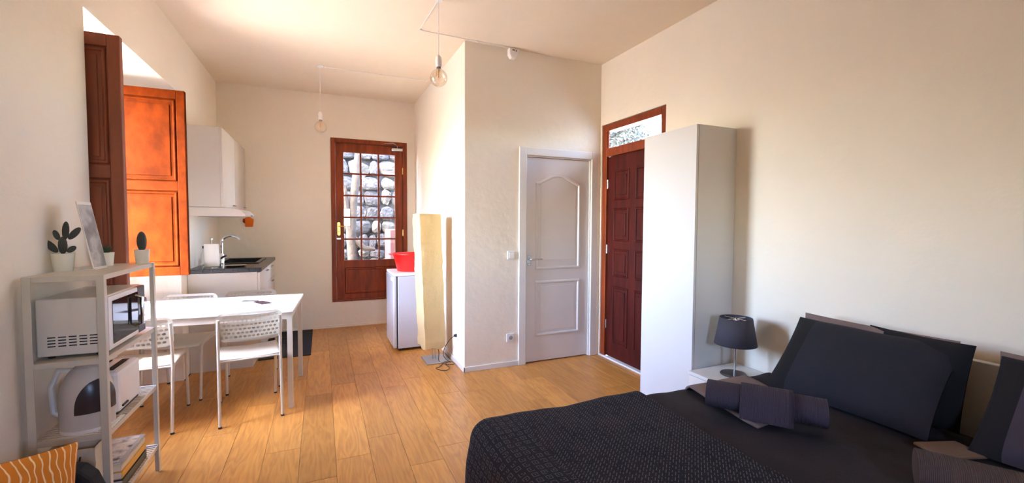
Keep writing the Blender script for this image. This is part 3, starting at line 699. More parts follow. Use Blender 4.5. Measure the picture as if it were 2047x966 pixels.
# ------------------------------------------------------------------ shelf unit
SX0, SX1, SY0, SY1 = -1.098, -.842, 2.365, 2.985
LV = [1.17, .815, .49, .155]
su = thing('shelf_unit', 'white metal shelf unit with four levels against the left wall', 'shelf', ((SX0+SX1)/2, (SY0+SY1)/2, 0))
for (x, y, sx, sy) in ((SX0, SY0, 1, 1), (SX1, SY0, -1, 1), (SX0, SY1, 1, -1), (SX1, SY1, -1, -1)):
    q = B(); q.box(x, x+sx*.026, y, y+sy*.004, 0, LV[0]).box(x, x+sx*.004, y+sy*.004, y+sy*.026, 0, LV[0])
    q.build('post', METW, su, bevel=.001)
for i, z in enumerate(LV):
    q = B(); h = .022
    q.box(SX0+.005, SX1-.005, SY0+.005, SY0+.008, z-h, z).box(SX0+.005, SX1-.005, SY1-.008, SY1-.005, z-h, z).box(SX0+.005, SX0+.008, SY0+.008, SY1-.008, z-h, z).box(SX1-.008, SX1-.005, SY0+.008, SY1-.008, z-h, z)
    q.box(SX0+.008, SX1-.008, SY0+.008, SY0+.02, z-.004, z).box(SX0+.008, SX1-.008, SY1-.02, SY1-.008, z-.004, z)
    if i in (0, 1): q.box(SX0+.008, SX1-.008, SY0+.02, SY1-.02, z-.004, z)
    sh = q.build('shelf', METW, su)
    if i in (2, 3):
        for k in range(24):
            yy = SY0+.04+k*(SY1-SY0-.08)/23
            B().box(SX0+.008, SX1-.008, yy-.0045, yy+.0045, z-.003, z).build('slat', METW, sh)
# microwave
MX0, MX1, MY0_, MY1_, MZ0 = -1.085, -.868, 2.42, 2.85, .829
mw_ = thing('microwave', 'white microwave oven with black window on the second shelf', 'microwave', ((MX0+MX1)/2, (MY0_+MY1_)/2, .815))
B().box(MX0, MX1, MY0_, MY1_, MZ0, 1.07).build('body', mat('cream_enamel', (.72, .66, .58), .35), mw_, bevel=.006)
dr = B().box(MX1, MX1+.018, MY0_+.003, MY1_-.095, MZ0+.004, 1.066).build('door', PLAST, mw_, bevel=.004)
B().box(MX1+.018, MX1+.020, MY0_+.04, MY1_-.105, MZ0+.025, 1.045).build('window', mat('black_glass', (.01, .01, .012), .05), dr)
B().tube([(MX1+.016, MY1_-.13, MZ0+.05), (MX1+.045, MY1_-.13, MZ0+.06), (MX1+.045, MY1_-.13, MZ0+.19), (MX1+.016, MY1_-.13, MZ0+.20)], .008, 8).build('handle', CHROME, dr, smooth=True)
cp = B().box(MX1, MX1+.018, MY1_-.093, MY1_-.003, MZ0+.004, 1.066).build('control_panel', BLACKP, mw_, bevel=.003)
for z in (MZ0+.07, MZ0+.16): B().lathe([(.020, 0), (.018, .016), (0.0, .016)], 0, 0, 16).xf(Matrix.Translation((MX1+.018, MY1_-.048, z)) @ Matrix.Rotation(pi/2, 4, 'Y')).build('dial', CHROME, cp, smooth=True)
for c in range(5):
    for r_k in range(4): B().box(MX0+.035+c*.034, MX0+.060+c*.034, MY0_-.0015, MY0_+.001, MZ0+.040+r_k*.0125, MZ0+.0445+r_k*.0125).build('vent_slot', DARK, mw_)
for x in (MX0+.03, MX1-.03):
    for y in (MY0_+.04, MY1_-.04): B().lathe([(.012, .815), (.012, MZ0)], x, y, 10).build('foot', BLACKP, mw_)
# toaster
tz = .49
to = thing('toaster', 'white two-slot toaster on the third shelf', 'toaster', (-.955, 2.71, tz))
B().box(-1.03, -.875, 2.575, 2.84, tz+.008, tz+.205).build('body', PLAST, to, bevel=.018)
for x in (-.985, -.92): B().box(x-.014, x+.014, 2.61, 2.80, tz+.200, tz+.2075).build('slot', DARK, to)
B().box(-.8755, -.868, 2.60, 2.66, tz+.03, tz+.04).build('lever', BLACKP, to, bevel=.002)
B().box(-1.02, -.885, 2.585, 2.83, tz, tz+.008).build('base', BLACKP, to)
# kettle
ke = thing('electric_kettle', 'rounded white kettle with dark oval side window on the third shelf', 'kettle', (-.965, 2.475, tz))
KXc, KYc, KH, KR = -.955, 2.485, .255, .086
def kr(v): return KR*(1-.50*max(0, (v-.45)/.55)**2.2)
def kb(u, v):
    a = 2*pi*u; r = kr(v); return (KXc+r*1.08*cos(a), KYc+r*.95*sin(a), tz+.012+KH*v)
kbm = B().grid(28, 16, kb); kbm.lathe([(.043, tz+KH+.012), (.034, tz+KH+.022), (.012, tz+KH+.026), (.012, tz+KH+.036), (0, tz+KH+.038)], KXc, KYc, 20)
kbm.build('body', mat('cream_white_plastic', (.60, .54, .48), .35), ke, smooth=True)
B().lathe([(.090, tz), (.090, tz+.012), (.05, tz+.013)], KXc, KYc, 24).build('power_base', PLAST, ke, smooth=True)
def kw(u, v):
    a = radians(-44)+radians(108)*(u-.5)*sqrt(max(0, 1-v**2.6)); z = .27+.55*v; r = kr(z)+.002
    return (KXc+r*1.08*cos(a), KYc+r*.95*sin(a), tz+.012+KH*z)
B().grid(14, 16, kw).build('water_window', mat('smoked_window', (.035, .028, .03), .3), ke, smooth=True)
B().tube([(KXc-.03, KYc, tz+KH), (KXc-.09, KYc, tz+KH+.006), (KXc-.118, KYc, tz+.19), (KXc-.112, KYc, tz+.08), (KXc-.085, KYc, tz+.06)], .011, 8).build('handle', PLAST, ke, smooth=True)
# tray / leaflet under the kettle
tag(B().box(-.868, -.852, 2.40, 2.56, tz+.0005, tz+.006).build('folded_paper', PAPERW), 'folded white paper lying at the near front corner of the third shelf', 'paper')
# bottom shelf contents
bz = .155
bg_ = thing('paper_bag', 'cream paper bag standing at the near end of the bottom shelf', 'bag', (-.985, 2.44, bz))
def bagf(u, v):
    s_ = [(-1.07, 2.395), (-.90, 2.395), (-.90, 2.50), (-1.07, 2.50)]
    k = int(u*4) % 4; fr = u*4-int(u*4); p = Vector(s_[k]).lerp(Vector(s_[(k+1) % 4]), fr)
    if u >= 1: p = Vector(s_[0])
    n_ = noise.noise(Vector((p.x*12, p.y*12, v*4)))*.012
    return (p.x+n_, p.y+n_, bz+.27*v)
B().grid(32, 8, bagf).build('body', mat('cream_paper', (.62, .52, .38), .8, bump=.5, bscale=20), bg_, smooth=True, solid=.001)
B().tube([(-1.02, 2.394, bz+.24)]+[(-1.02+.035*(1-cos(a)), 2.388, bz+.24-.06*sin(a)) for a in [pi*k/8 for k in range(1, 8)]]+[(-.95, 2.394, bz+.24)], .003, 6).build('handle', DARK, bg_, smooth=True)
def book(lab, x0, x1, y0, y1, z0, z1, cover, pm):
    t_ = thing('magazine', lab, 'magazine', ((x0+x1)/2, (y0+y1)/2, z0), 'magazines stacked on the bottom shelf')
    B().box(x0+.002, x1-.003, y0+.002, y1-.002, z0+.001, z1-.001).build('pages', PAPERW, t_)
    B().box(x0, x1, y0, y1, z1-.001, z1).box(x0, x1, y0, y1, z0, z0+.001).box(x1-.001, x1, y0, y1, z0+.001, z1-.001).build('cover', cover, t_)
    if pm: B().box(x0+.01, x1-.015, y0+.012, y1-.012, z1, z1+.0005).build('cover_picture', pm, t_)
colb = [mat('green_cover', (.035, .055, .05), .4), mat('yellow_cover', (.70, .36, .05), .4), mat('black_cover', (.015, .015, .02), .4), mat('cream_cover', (.7, .6, .45), .5), mat('grey_cover', (.4, .4, .42), .4)]
zz = bz+.0005
for k, (lab, hh, c, dx, dy, pm) in enumerate((
    ('dark green magazine at the bottom of the stack on the bottom shelf', .040, 0, 0, 0, None),
    ('black thin magazine second from the bottom of the stack', .012, 2, -.006, .01, None),
    ('yellow covered magazine in the middle of the stack on the bottom shelf', .030, 1, .002, -.01, None),
    ('cream magazine with small red picture second from the top of the stack', .022, 3, -.004, 0, None),
    ('grey and black picture magazine on top of the stack on the bottom shelf', .010, 4, -.010, .02, photo_mat('mag_pic', [(.02, .02, .03), (.5, .5, .52), (.75, .72, .65), (.03, .02, .02)], 22, .35, 5)))):
    book(lab, -1.06+dx, -.858+dx, 2.53+dy, 2.83+dy, zz, zz+hh, colb[c], pm); zz += hh+.001
# things on top of the shelf unit
tz1 = 1.17
def pot(name, lab, x, y, r, h):
    t_ = thing(name, lab, 'plant', (x, y, tz1), 'small potted plants on the shelf unit')
    B().lathe([(r*.80, tz1), (r*.83, tz1+.002), (r, tz1+h), (r*.9, tz1+h), (r*.85, tz1+h-.012), (0.0, tz1+h-.012)], x, y, 24).build('pot', WHITECER, t_, smooth=True)
    B().lathe([(r*.86, tz1+h-.013), (0.0, tz1+h-.009)], x, y, 16).build('soil', mat('soil', (.03, .02, .015), .95), t_)
    return t_
def ell(b, c, rx, ry, rz, rot=None, nu=14, nv=8, rib=0):
    st_ = len(b.v)
    b.grid(nu, nv, lambda u, v: ((1+rib*cos(10*2*pi*u))*rx*sin(pi*v)*cos(2*pi*u), (1+rib*cos(10*2*pi*u))*ry*sin(pi*v)*sin(2*pi*u), -rz*cos(pi*v)))
    M = Matrix.Translation(c) @ (rot or Matrix.Identity(4)); b.xf(M, st_)
    return b
PX, PY = -1.072, 2.62
p1 = pot('potted_cactus', 'potted prickly pear cactus with flat dark pads, nearest of the plants', PX, PY, .040, .080)
zc = tz1+.078
RY = lambda a: Matrix.Rotation(radians(a), 4, 'Y')
for (dx, dz, rx, rz, a) in ((0, .038, .017, .040, 0), (.012, .105, .013, .042, 4), (.042, .092, .014, .034, 38), (-.020, .085, .011, .024, -18), (-.040, .035, .015, .036, -38), (.030, .020, .012, .020, 50)):
    ell(B(), Vector((PX+dx, PY, zc+dz)), rx, .008, rz, RY(a)).build('pad', CACT, p1, smooth=True)
p2 = pot('potted_cactus', 'potted round barrel-like cactus at the far end of the shelf top', -.885, 2.945, .033, .074)
ell(B(), Vector((-.885, 2.945, tz1+.070+.048)), .021, .021, .054, rib=.06, nu=40).build('stem', CACT, p2, smooth=True)
p3 = pot('potted_succulent', 'small leafy succulent in a pot behind the tilted picture', -1.005, 2.85, .036, .068)
lb = B(); rs = random.Random(2)
for k in range(18):
    a = 2*pi*k/18*3.1; e = radians(25+rs.random()*50); d_ = Vector((cos(a)*cos(e), sin(a)*cos(e), sin(e)))
    base = Vector((-1.005, 2.85, tz1+.058)); side = d_.cross(Vector((0, 0, 1))).normalized()*.006
    lb.quad(base-side*.5, base+d_*.025-side, base+d_*.05, base+d_*.025+side)
lb.build('leaves', LEAFG, p3, solid=.002)
# leaning picture / card holder
cf = thing('picture_stand', 'tilted grey photo card in a stand on top of the shelf unit', 'picture', (-.985, 2.66, tz1))
q = B(); th = .004; hh = .315
M = Matrix.Translation((-.972, 2.63, tz1+.006)) @ Matrix.Rotation(radians(-2), 4, 'Z') @ Matrix.Rotation(radians(-10), 4, 'Y')
cp_ = B().box(-th/2, th/2, 0, .125, 0, hh).xf(M).build('card', PAPERW, cf)
B().box(th/2, th/2+.0008, .004, .121, .004, hh-.014).box(-th/2-.0008, -th/2, .004, .121, .004, hh-.014).xf(M).build('photo', photo_mat('grey_landscape', [(.10, .09, .09), (.22, .21, .21), (.48, .47, .46), (.16, .15, .14)], 9, .3, 2), cf)
B().box(-1.02, -.965, 2.63, 2.755, tz1+.0005, tz1+.004).build('foot', PAPERW, cf)

# ------------------------------------------------------------------ pouf chair and orange cushion bottom left
ar = thing('armchair', 'black low armchair at the lower left corner, under the orange cushion', 'armchair', (-.96, 1.75, 0))
BK = mat('black_upholstery', (.012, .011, .013), .9, bump=.3, bscale=120)
B().box(-1.10, -.70, 1.50, 2.14, .10, .165).build('seat', BK, ar, bevel=.02)
B().prism([(-.96, .14), (-.82, .14), (-.815, .33), (-.835, .39), (-.87, .43), (-.90, .44), (-.96, .445)], 'y', 2.17, 2.26).build('backrest', BK, ar, bevel=.015)
for x in (-1.07, -.83):
    for y in (1.54, 2.20): B().lathe([(.012, 0), (.018, .105)], x, y, 10).build('leg', WOODD, ar)
def cushion(b, w_, h_, t, n=18, pinch=.06, flange=0., seed=0, wr=.006):
    """lens cushion in XY plane, thickness Z; UV in metres"""
    for sg in (1, -1):
        def fn(u, v, sg=sg):
            a, c = 2*u-1, 2*v-1
            x = a*w_/2*(1-pinch*(1-abs(c)**2)*abs(a)**6*-0-pinch*.6*(c*c)*0); y = c*h_/2
            # concave sides: corners stick out
            x = a*(w_/2)*(1-pinch*(1-c*c)); y = c*(h_/2)*(1-pinch*(1-a*a))
            ia = min(1, abs(a)/(1-flange)) if flange else abs(a); ic = min(1, abs(c)/(1-flange*w_/h_)) if flange else abs(c)
            p = (1-ia**2.6)*(1-ic**2.6); z = t/2*max(0, p)**.55
            z += wr*noise.noise(Vector((x*7, y*7, seed+sg)))*(1 if z > .01 else 0)
            return (x, y, sg*max(z, .0025))
        b.grid(n, n, fn, lambda u, v: (u*w_/.45, v*h_/.45))
    return b
def place(b, loc, rx=0, ry=0, rz=0, order='XYZ'):
    from mathutils import Euler
    return b.xf(Matrix.Translation(loc) @ Euler((radians(rx), radians(ry), radians(rz)), order).to_matrix().to_4x4())
q = cushion(B(), .38, .42, .12, 22, pinch=.05, seed=4)
# stands upright: width runs from near the wall (towards the camera) to the shelf unit
CR = Vector((-.843, 2.09, 0)); ex = Vector((.64, .77, -.18)).normalized(); ez = Vector((-.02, .16, 1)).normalized(); en = ex.cross(ez)
ctr = CR - ex*.19 + Vector((0, 0, .362))
q.xf(Matrix(((ex.x, ez.x, en.x, ctr.x), (ex.y, ez.y, en.y, ctr.y), (ex.z, ez.z, en.z, ctr.z), (0, 0, 0, 1))))
tag(q.build('cushion', CUSH, smooth=True), 'orange cushion with cream wavy leaf lines at the lower left', 'cushion')

# ------------------------------------------------------------------ fridge, basin, paper lamp
FY0, FY1 = 4.76, 5.30
fr = thing('mini_fridge', 'small white fridge standing against the bright alcove wall', 'fridge', (.95, 5.03, 0))
B().box(.745, 1.195, FY0, FY1, .03, .815).build('body', FRIDGE, fr, bevel=.006)
dd = B().box(.696, .735, FY0, FY1, .035, .815).build('door', FRIDGE, fr, bevel=.012)
B().box(.735, .745, FY0+.008, FY1-.008, .04, .81).build('door_gasket', DARK, fr)
B().box(.700, 1.198, FY0-.004, FY1+.004, .817, .845).build('top_panel', PLAST, fr, bevel=.006)
B().box(.692, .700, FY0+.03, FY0+.16, .76, .795).build('grip', PLAST, dd, bevel=.003)
for x in (.78, 1.15):
    for y in (FY0+.05, FY1-.05): B().lathe([(.016, 0), (.016, .03)], x, y, 10).build('foot', BLACKP, fr)
bs = thing('plastic_basin', 'red plastic basin standing on the small fridge', 'basin', (.955, 5.03, .845))
zb = .8455
B().lathe([(.0, zb), (.165, zb), (.172, zb+.008), (.215, zb+.185), (.225, zb+.192), (.225, zb+.200), (.212, zb+.197), (.166, zb+.014), (.0, zb+.010)], .955, 5.03, 36, 1, .95).build('bowl', REDP, bs, smooth=True)
for sg in (-1,): B().prism([(.955+sg*.215, 4.96), (.955+sg*.262, 4.98), (.955+sg*.262, 5.08), (.955+sg*.215, 5.10)], 'z', zb+.186, zb+.198).build('lug', REDP, bs, bevel=.004)
# paper lamp
LX, LY = 1.015, 4.345
lp = thing('paper_floor_lamp', 'tall square crinkled cream paper floor lamp beside the fridge', 'lamp', (LX, LY, 0))
B().cbox(LX-.085, LX+.165, LY-.155, LY+.125, .0005, .012, .003).build('base_plate', mat('brushed_plate', (.42, .39, .36), .35, metal=.7), lp)
B().tube([(LX+.01, LY, .012), (LX-.02, LY, 1.40)], .007, 8).tube([(LX+.035, LY, .012), (LX+.035, LY, .2)], .005, 8).build('pole', STEEL, lp, smooth=True)
B().lathe([(.016, 1.0), (.018, 1.05), (.03, 1.08), (.028, 1.11), (0, 1.125)], LX-.005, LY, 14).build('bulb', mat('opal_bulb', (.85, .83, .78), .3), lp, smooth=True)
def shade(u, v):
    k = (u*4) % 4; i = int(k) % 4; fr_ = k-int(k)
    h = .108; s_ = [(-h, -h), (h, -h), (h, h), (-h, h)]
    p = Vector(s_[i]).lerp(Vector(s_[(i+1) % 4]), fr_)
    if u >= 1: p = Vector(s_[0])
    z = .145+1.335*v
    cs_, sn = cos(radians(8)), sin(radians(8))
    x = p.x*cs_-p.y*sn; y = p.x*sn+p.y*cs_
    n_ = noise.noise(Vector((x*9, y*9, z*6)))*.010+noise.noise(Vector((x*25, y*25, z*18)))*.006
    if v < .06: n_ += .02*noise.noise(Vector((x*14, y*14, 3)))
    zz_ = z+(.03*noise.noise(Vector((x*10, y*10, 7))) if v < .02 else 0)
    return (LX+x*(1+n_*6)-.052*v-.0, LY+y*(1+n_*6)+.0*v, zz_)
B().grid(64, 70, shade).build('shade', RICE, lp, smooth=True)
wr = B().tube([(LX-.05-.11, LY-.0, 1.479), (LX-.05+.11, LY, 1.479)], .002, 6).tube([(LX-.05, LY-.11, 1.479), (LX-.05, LY+.11, 1.479)], .002, 6).build('frame_wire', STEEL, lp)
# cord with coiled bundle and plug
cord = [(LX+.02, LY-.01, .18), (LX+.06, LY-.04, .10), (1.06, 4.24, .02), (1.08, 4.17, .008), (1.03, 4.09, .006), (.985, 4.055, .006), (1.02, 3.985, .006), (1.075, 3.97, .006), (1.11, 4.03, .008), (1.09, 4.10, .022), (1.13, 4.13, .03), (1.17, 4.11, .028), (1.165, 4.06, .022), (1.12, 4.06, .026), (1.07, 4.09, .03), (1.09, 4.13, .034), (1.15, 4.10, .036), (1.12, 4.15, .04), (1.10, 4.22, .08), (1.125, 4.25, .14), (1.14, 4.20, .20), (1.155, 4.13, .26), (1.185, 4.10, .292)]
def smoothpath(p, n=6):
    out = []; p = [Vector(q) for q in p]; p = [p[0]]+p+[p[-1]]
    for i in range(1, len(p)-2):
        for k in range(n):
            t_ = k/n; a, b_, c_, d_ = p[i-1], p[i], p[i+1], p[i+2]
            out.append(.5*((2*b_)+(-a+c_)*t_+(2*a-5*b_+4*c_-d_)*t_*t_+(-a+3*b_-3*c_+d_)*t_**3))
    out.append(p[-2]); return out
lc = B().tube(smoothpath(cord), .0035, 6).build('power_cord', BLACKP, lp, smooth=True)
B().tube([(1.175, 4.10, .292), (1.203, 4.10, .292)], [.011, .017], 12).build('plug', BLACKP, lc, smooth=True)

# ------------------------------------------------------------------ switches, outlets, detector
ol = thing('wall_outlet', 'white outlet on the alcove wall with the lamp plug in it', 'outlet', (XC-.006, 4.10, .25))
B().box(XC-.008, XC-.0005, 4.06, 4.14, .252, .332).build('plate', PLAST, ol, bevel=.003)
ol = thing('wall_outlet', 'white socket low on the wall left of the white door', 'outlet', (1.671, YC-.006, .24))
B().box(1.631, 1.711, YC-.010, YC-.0005, .243, .323).build('plate', PLAST, ol, bevel=.003)
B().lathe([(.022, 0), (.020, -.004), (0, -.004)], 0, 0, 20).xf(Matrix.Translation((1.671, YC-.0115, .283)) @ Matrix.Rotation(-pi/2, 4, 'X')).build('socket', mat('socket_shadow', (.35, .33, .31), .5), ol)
for dx in (-.0095, .0095): B().lathe([(.003, 0), (.003, .001)], 0, 0, 8).xf(Matrix.Translation((1.671+dx, YC-.0165, .283)) @ Matrix.Rotation(pi/2, 4, 'X')).build('pin_hole', DARK, ol)
sw = thing('light_switch', 'white light switch on the wall left of the white door', 'switch', (1.677, YC-.006, 1.047))
B().box(1.637, 1.717, YC-.010, YC-.0005, 1.047, 1.127).build('plate', PLAST, sw, bevel=.003)
B().box(1.65, 1.704, YC-.014, YC-.010, 1.06, 1.114).build('rocker', PLAST, sw, bevel=.002)
se = thing('motion_sensor', 'white motion sensor mounted where ceiling meets the wall', 'sensor', (1.68, YC-.03, 2.93))
B().prism([(1.625, 3.03), (1.735, 3.03), (1.715, 2.965), (1.69, 2.935), (1.645, 2.935), (1.625, 2.97)], 'y', YC-.055, YC-.001).build('housing', PLAST, se, bevel=.008)
B().box(1.655, 1.68, YC-.057, YC-.054, 3.005, 3.015).box(1.69, 1.70, YC-.057, YC-.054, 3.0, 3.012).build('indicator', mat('red_brown', (.3, .08, .05), .5), se)

# ------------------------------------------------------------------ pendants and ceiling cable
def pendant(lab, x, y, zs, r):
    t_ = thing('pendant_bulb', lab, 'lamp', (x, y, zs-.09-2*r), 'bare pendant bulbs')
    B().lathe([(.004, zs), (.004, zs+.01), (.0025, zs+.03), (.0025, ZC-.006)], x, y, 8).build('cable', PLAST, t_)
    B().lathe([(.03, ZC-.012), (.032, ZC-.001)], x, y, 16).build('ceiling_hook', PLAST, t_)
    B().lathe([(.0, zs), (.010, zs), (.020, zs-.012), (.023, zs-.03), (.023, zs-.075), (.018, zs-.085), (0, zs-.085)], x, y, 18).build('socket', PLAST, t_, smooth=True)
    B().lathe([(.017, zs-.084), (.017, zs-.098)], x, y, 16).build('cap', STEELD, t_)
    zc = zs-.098-r*1.02; pr_ = [(.016, zs-.097)]
    for k in range(1, 17): a = radians(72)-radians(162)*k/16; pr_.append((max(0, r*cos(a)) if k < 16 else 0, zc+r*sin(a)))
    B().lathe(pr_, x, y, 26).build('glass_globe', BULB, t_, smooth=True)
    B().tube([(x-.012, y, zs-.10), (x-.018, y, zc+.01), (x, y, zc-.012), (x+.018, y, zc+.01), (x+.012, y, zs-.10)], .0015, 6).lathe([(.006, zs-.10), (.004, zc+.0)], x, y, 8).build('filament', mat('filament', (.75, .42, .18), .4), t_)
pendant('large bare globe bulb on a long white cable, the nearer one', .812, 3.235, 2.632, .064)
pendant('bare globe bulb hanging near the kitchen, the farther one', .008, 5.11, 2.562, .060)
def cable(lab, pts):
    q = B().tube(pts, .0032, 6); o = q.build('ceiling_cable', PLAST, origin=pts[0]); tag(o, lab, 'cable', 'cables clipped to the ceiling'); return o
c1 = cable('thin white cable clipped across the ceiling to the farther bulb', [(.008, 5.11, ZC-.005), (.63, 5.115, ZC-.005), (XC-.012, 5.115, ZC-.005)])
c2 = cable('white cable running along the ceiling edge above the nearer bulb, with a bend', [(.812, 3.262, ZC-.005), (.787, 3.80, ZC-.005), (XC, 3.815, ZC-.005), (1.63, 3.815, ZC-.005)])
for o_, pts in ((c1, [(.06, 5.11), (.63, 5.115), (1.14, 5.115)]), (c2, [(.80, 3.79), (XC+.1, 3.815)])):
    for (x, y) in pts: B().box(x-.008, x+.008, y-.008, y+.008, ZC-.012, ZC-.0005).build('clip', PLAST, o_)

# ------------------------------------------------------------------ wardrobe
WX, WY0, WY1, WH = 2.315, 2.215, 2.735, 2.068
wr = thing('wardrobe', 'tall narrow white wardrobe partly covering the dark front door', 'wardrobe', ((WX+XR)/2, (WY0+WY1)/2, 0))
B().box(WX+.022, XR-.004, WY0, WY0+.018, .0, WH).box(WX+.022, XR-.004, WY1-.018, WY1, .0, WH).box(WX+.022, XR-.004, WY0+.018, WY1-.018, WH-.018, WH).box(WX+.022, XR-.004, WY0+.018, WY1-.018, .05, .068).box(XR-.008, XR-.004, WY0+.018, WY1-.018, .068, WH-.018).build('carcass', WARDW, wr, bevel=.001)
B().box(WX+.04, WX+.056, WY0+.018, WY1-.018, .0, .05).build('plinth', WARDW, wr)
B().box(WX, WX+.019, WY0+.001, WY1-.001, .035, WH-.001).build('door', WARDW, wr, bevel=.0015)

# ------------------------------------------------------------------ nightstand and lamp
NZT = .415
ns = thing('nightstand', 'low white nightstand between the bed and the wardrobe', 'nightstand', (2.47, 2.0, 0))
nx0, nx1, ny0, ny1 = 2.24, XR-.01, 1.855, 2.175
B().box(nx0, nx1, ny0, ny1, NZT-.022, NZT).build('top', WHITE, ns, bevel=.003)
B().box(nx0+.02, nx1, ny0, ny0+.016, .0, NZT-.022).box(nx0+.02, nx1, ny1-.016, ny1, .0, NZT-.022).box(nx1-.01, nx1, ny0+.016, ny1-.016, .02, NZT-.022).box(nx0+.02, nx1-.01, ny0+.016, ny1-.016, .10, .115).build('frame', WHITE, ns, bevel=.002)
dw = B().box(nx0+.004, nx0+.019, ny0+.004, ny1-.004, NZT-.16, NZT-.026).build('drawer', WHITE, ns, bevel=.003)
B().lathe([(.008, 0), (.012, .018), (0, .02)], 0, 0, 12).xf(Matrix.Translation((nx0+.004, 2.015, NZT-.09)) @ Matrix.Rotation(-pi/2, 4, 'Y')).build('knob', STEEL, dw, smooth=True)
QX, QY = 2.455, 2.0
tl = thing('table_lamp', 'charcoal table lamp on a slim metal stem on the nightstand', 'lamp', (QX, QY, NZT))
B().lathe([(0, NZT+.0005), (.078, NZT+.0005), (.080, NZT+.006), (.075, NZT+.011), (.008, NZT+.014)], QX, QY, 28).build('base', mat('gunmetal', (.18, .17, .18), .3, metal=.9), tl, smooth=True)
B().lathe([(.0065, NZT+.01), (.0065, NZT+.375)], QX+.012, QY, 12).build('stem', STEEL, tl, smooth=True)
b = B()
b.grid(36, 1, lambda u, v: (QX+.012+(.128-.030*v)*cos(2*pi*u), QY+(.128-.030*v)*sin(2*pi*u), NZT+.20+.175*v))
b.build('shade', SHADE, tl, smooth=True, solid=.002)
B().tube([(QX+.012-.096, QY, NZT+.368), (QX+.012+.096, QY, NZT+.368)], .002, 6).tube([(QX+.012, QY-.096, NZT+.368), (QX+.012, QY+.096, NZT+.368)], .002, 6).lathe([(.02, NZT+.31), (.02, NZT+.36)], QX+.012, QY, 12).build('shade_holder', CHROME, tl)
B().lathe([(0, NZT+.22), (.018, NZT+.226), (.026, NZT+.25), (.020, NZT+.28), (.013, NZT+.31)], QX+.012, QY, 14).build('bulb', mat('opal_bulb', (.85, .83, .78), .3), tl, smooth=True)

# ------------------------------------------------------------------ bed
bd = thing('bed', 'double bed with white headboard against the right wall', 'bed', (1.65, 1.02, 0))
BX0, BX1, BY0, BY1 = .62, 2.60, .22, 1.755
B().box(BX0+.04, BX1, BY0+.04, BY1-.04, .12, .24).build('frame', WHITE, bd, bevel=.006)
B().box(2.62, 2.66, .12, 1.62, .0, .805).build('headboard', WHITE, bd, bevel=.004)
for x in (BX0+.10, BX1-.05):
    for y in (BY0+.10, BY1-.10): B().cbox(x-.03, x+.03, y-.03, y+.03, 0, .12).build('leg', WHITE, bd)
B().box(BX0+.02, 2.615, BY0+.02, BY1-.02, .24, .48).build('mattress', PLUM, bd, bevel=.04)
def drape(x0, x1, y0, y1, top, over_x0, over_y1, over_y0, r=.06, amp=.006, seed=0, nu=90, nv=90, low=.04, flare=.10):
    U0, U1 = x0-over_x0, x1; V0, V1 = y0-over_y0, y1+over_y1
    def fn(u, v):
        a = U0+(U1-U0)*u; c = V0+(V1-V0)*v
        dx = max(0, x0-a); dy = max(0, c-y1) if c > y1 else -max(0, y0-c)
        d = hypot(dx, dy); bx, by = max(a, x0), min(max(c, y0), y1)
        n_ = amp*noise.noise(Vector((a*3, c*3, seed)))+amp*.6*noise.noise(Vector((a*9, c*7, seed+3)))
        if d < 1e-6: return (bx, by, top+n_)
        ux, uy = -dx/d, dy/d; q = r*pi/2
        if d < q: h = r*sin(d/r); fz = r*(1-cos(d/r))
        else: h = r+(d-q)*flare; fz = r+(d-q)*.99
        fold = max(0, d-q)*.16*noise.noise(Vector((a*5, c*5, seed+9)))
        return (bx+ux*(h+fold), by+uy*(h+fold), max(low, top-fz+n_))
    def uvf(u, v): return (U0+(U1-U0)*u, V0+(V1-V0)*v)
    return B().grid(nu, nv, fn, uvf)
o = drape(.70, 2.45, .27, 1.735, .512, .30, .33, .33, amp=.012, seed=1, nu=100, nv=80).build('duvet', BROWNC, origin=(1.5, 1.0, .2), smooth=True, solid=.012)
tag(o, 'dark brown duvet spread over the bed beneath the quilt', 'duvet')
q = drape(.665, 1.455, .23, 1.760, .532, .42, .40, .40, r=.085, amp=.009, seed=5, nu=110, nv=110, low=.03, flare=.16)
for i, (x, y, z) in enumerate(q.v):   # the quilt's upper edge lies slightly askew
    k = max(0, (x-1.0)/.455); q.v[i] = (x+k*(.035*((y-1.0)/.75)), y, z)
o = q.build('quilt', QUILT, origin=(1.0, 1.0, .1), smooth=True, solid=.012)
tag(o, 'dark quilt with fine pale geometric dashes over the foot of the bed', 'quilt')
# turned-back taupe band of the duvet
def flap(u, v):
    # v: 0 near .. 1 far
    xl = 1.69+.10*v; xr = 2.10+.12*v
    x = xl+(xr-xl)*u; y = 1.30+.465*v-.05*(1-u)*(v < .01)
    z = .540+.008*noise.noise(Vector((x*5, y*5, 2)))
    if v > .88: z -= ((v-.88)/.12)**2*.05
    return (x, y, z)
o = B().grid(20, 20, flap).build('duvet_fold', TAUPE, smooth=True, solid=.010)
tag(o, 'taupe brown turned-back band of the bed linen in front of the large pillow', 'bed linen')
# pillows
def pillow(name, lab, w_, h_, t, loc, rx, ry, rz, m, seed, flange=.0, pinch=.035, flm=None):
    q = cushion(B(), w_, h_, t, 26, pinch=pinch, flange=flange, seed=seed, wr=.010)
    place(q, loc, rx, ry, rz)
    o = q.build(name, m, smooth=True, weld=False); 
    if flm:
        o.data.materials.append(flm); me = o.data; n = 26
        for i, p in enumerate(me.polygons):
            k = i % (n*n); a = k//n
            if flm and (a <= 3 or a >= n-2): p.material_index = 1
    tag(o, lab, 'pillow', 'pillows against the headboard'); return o
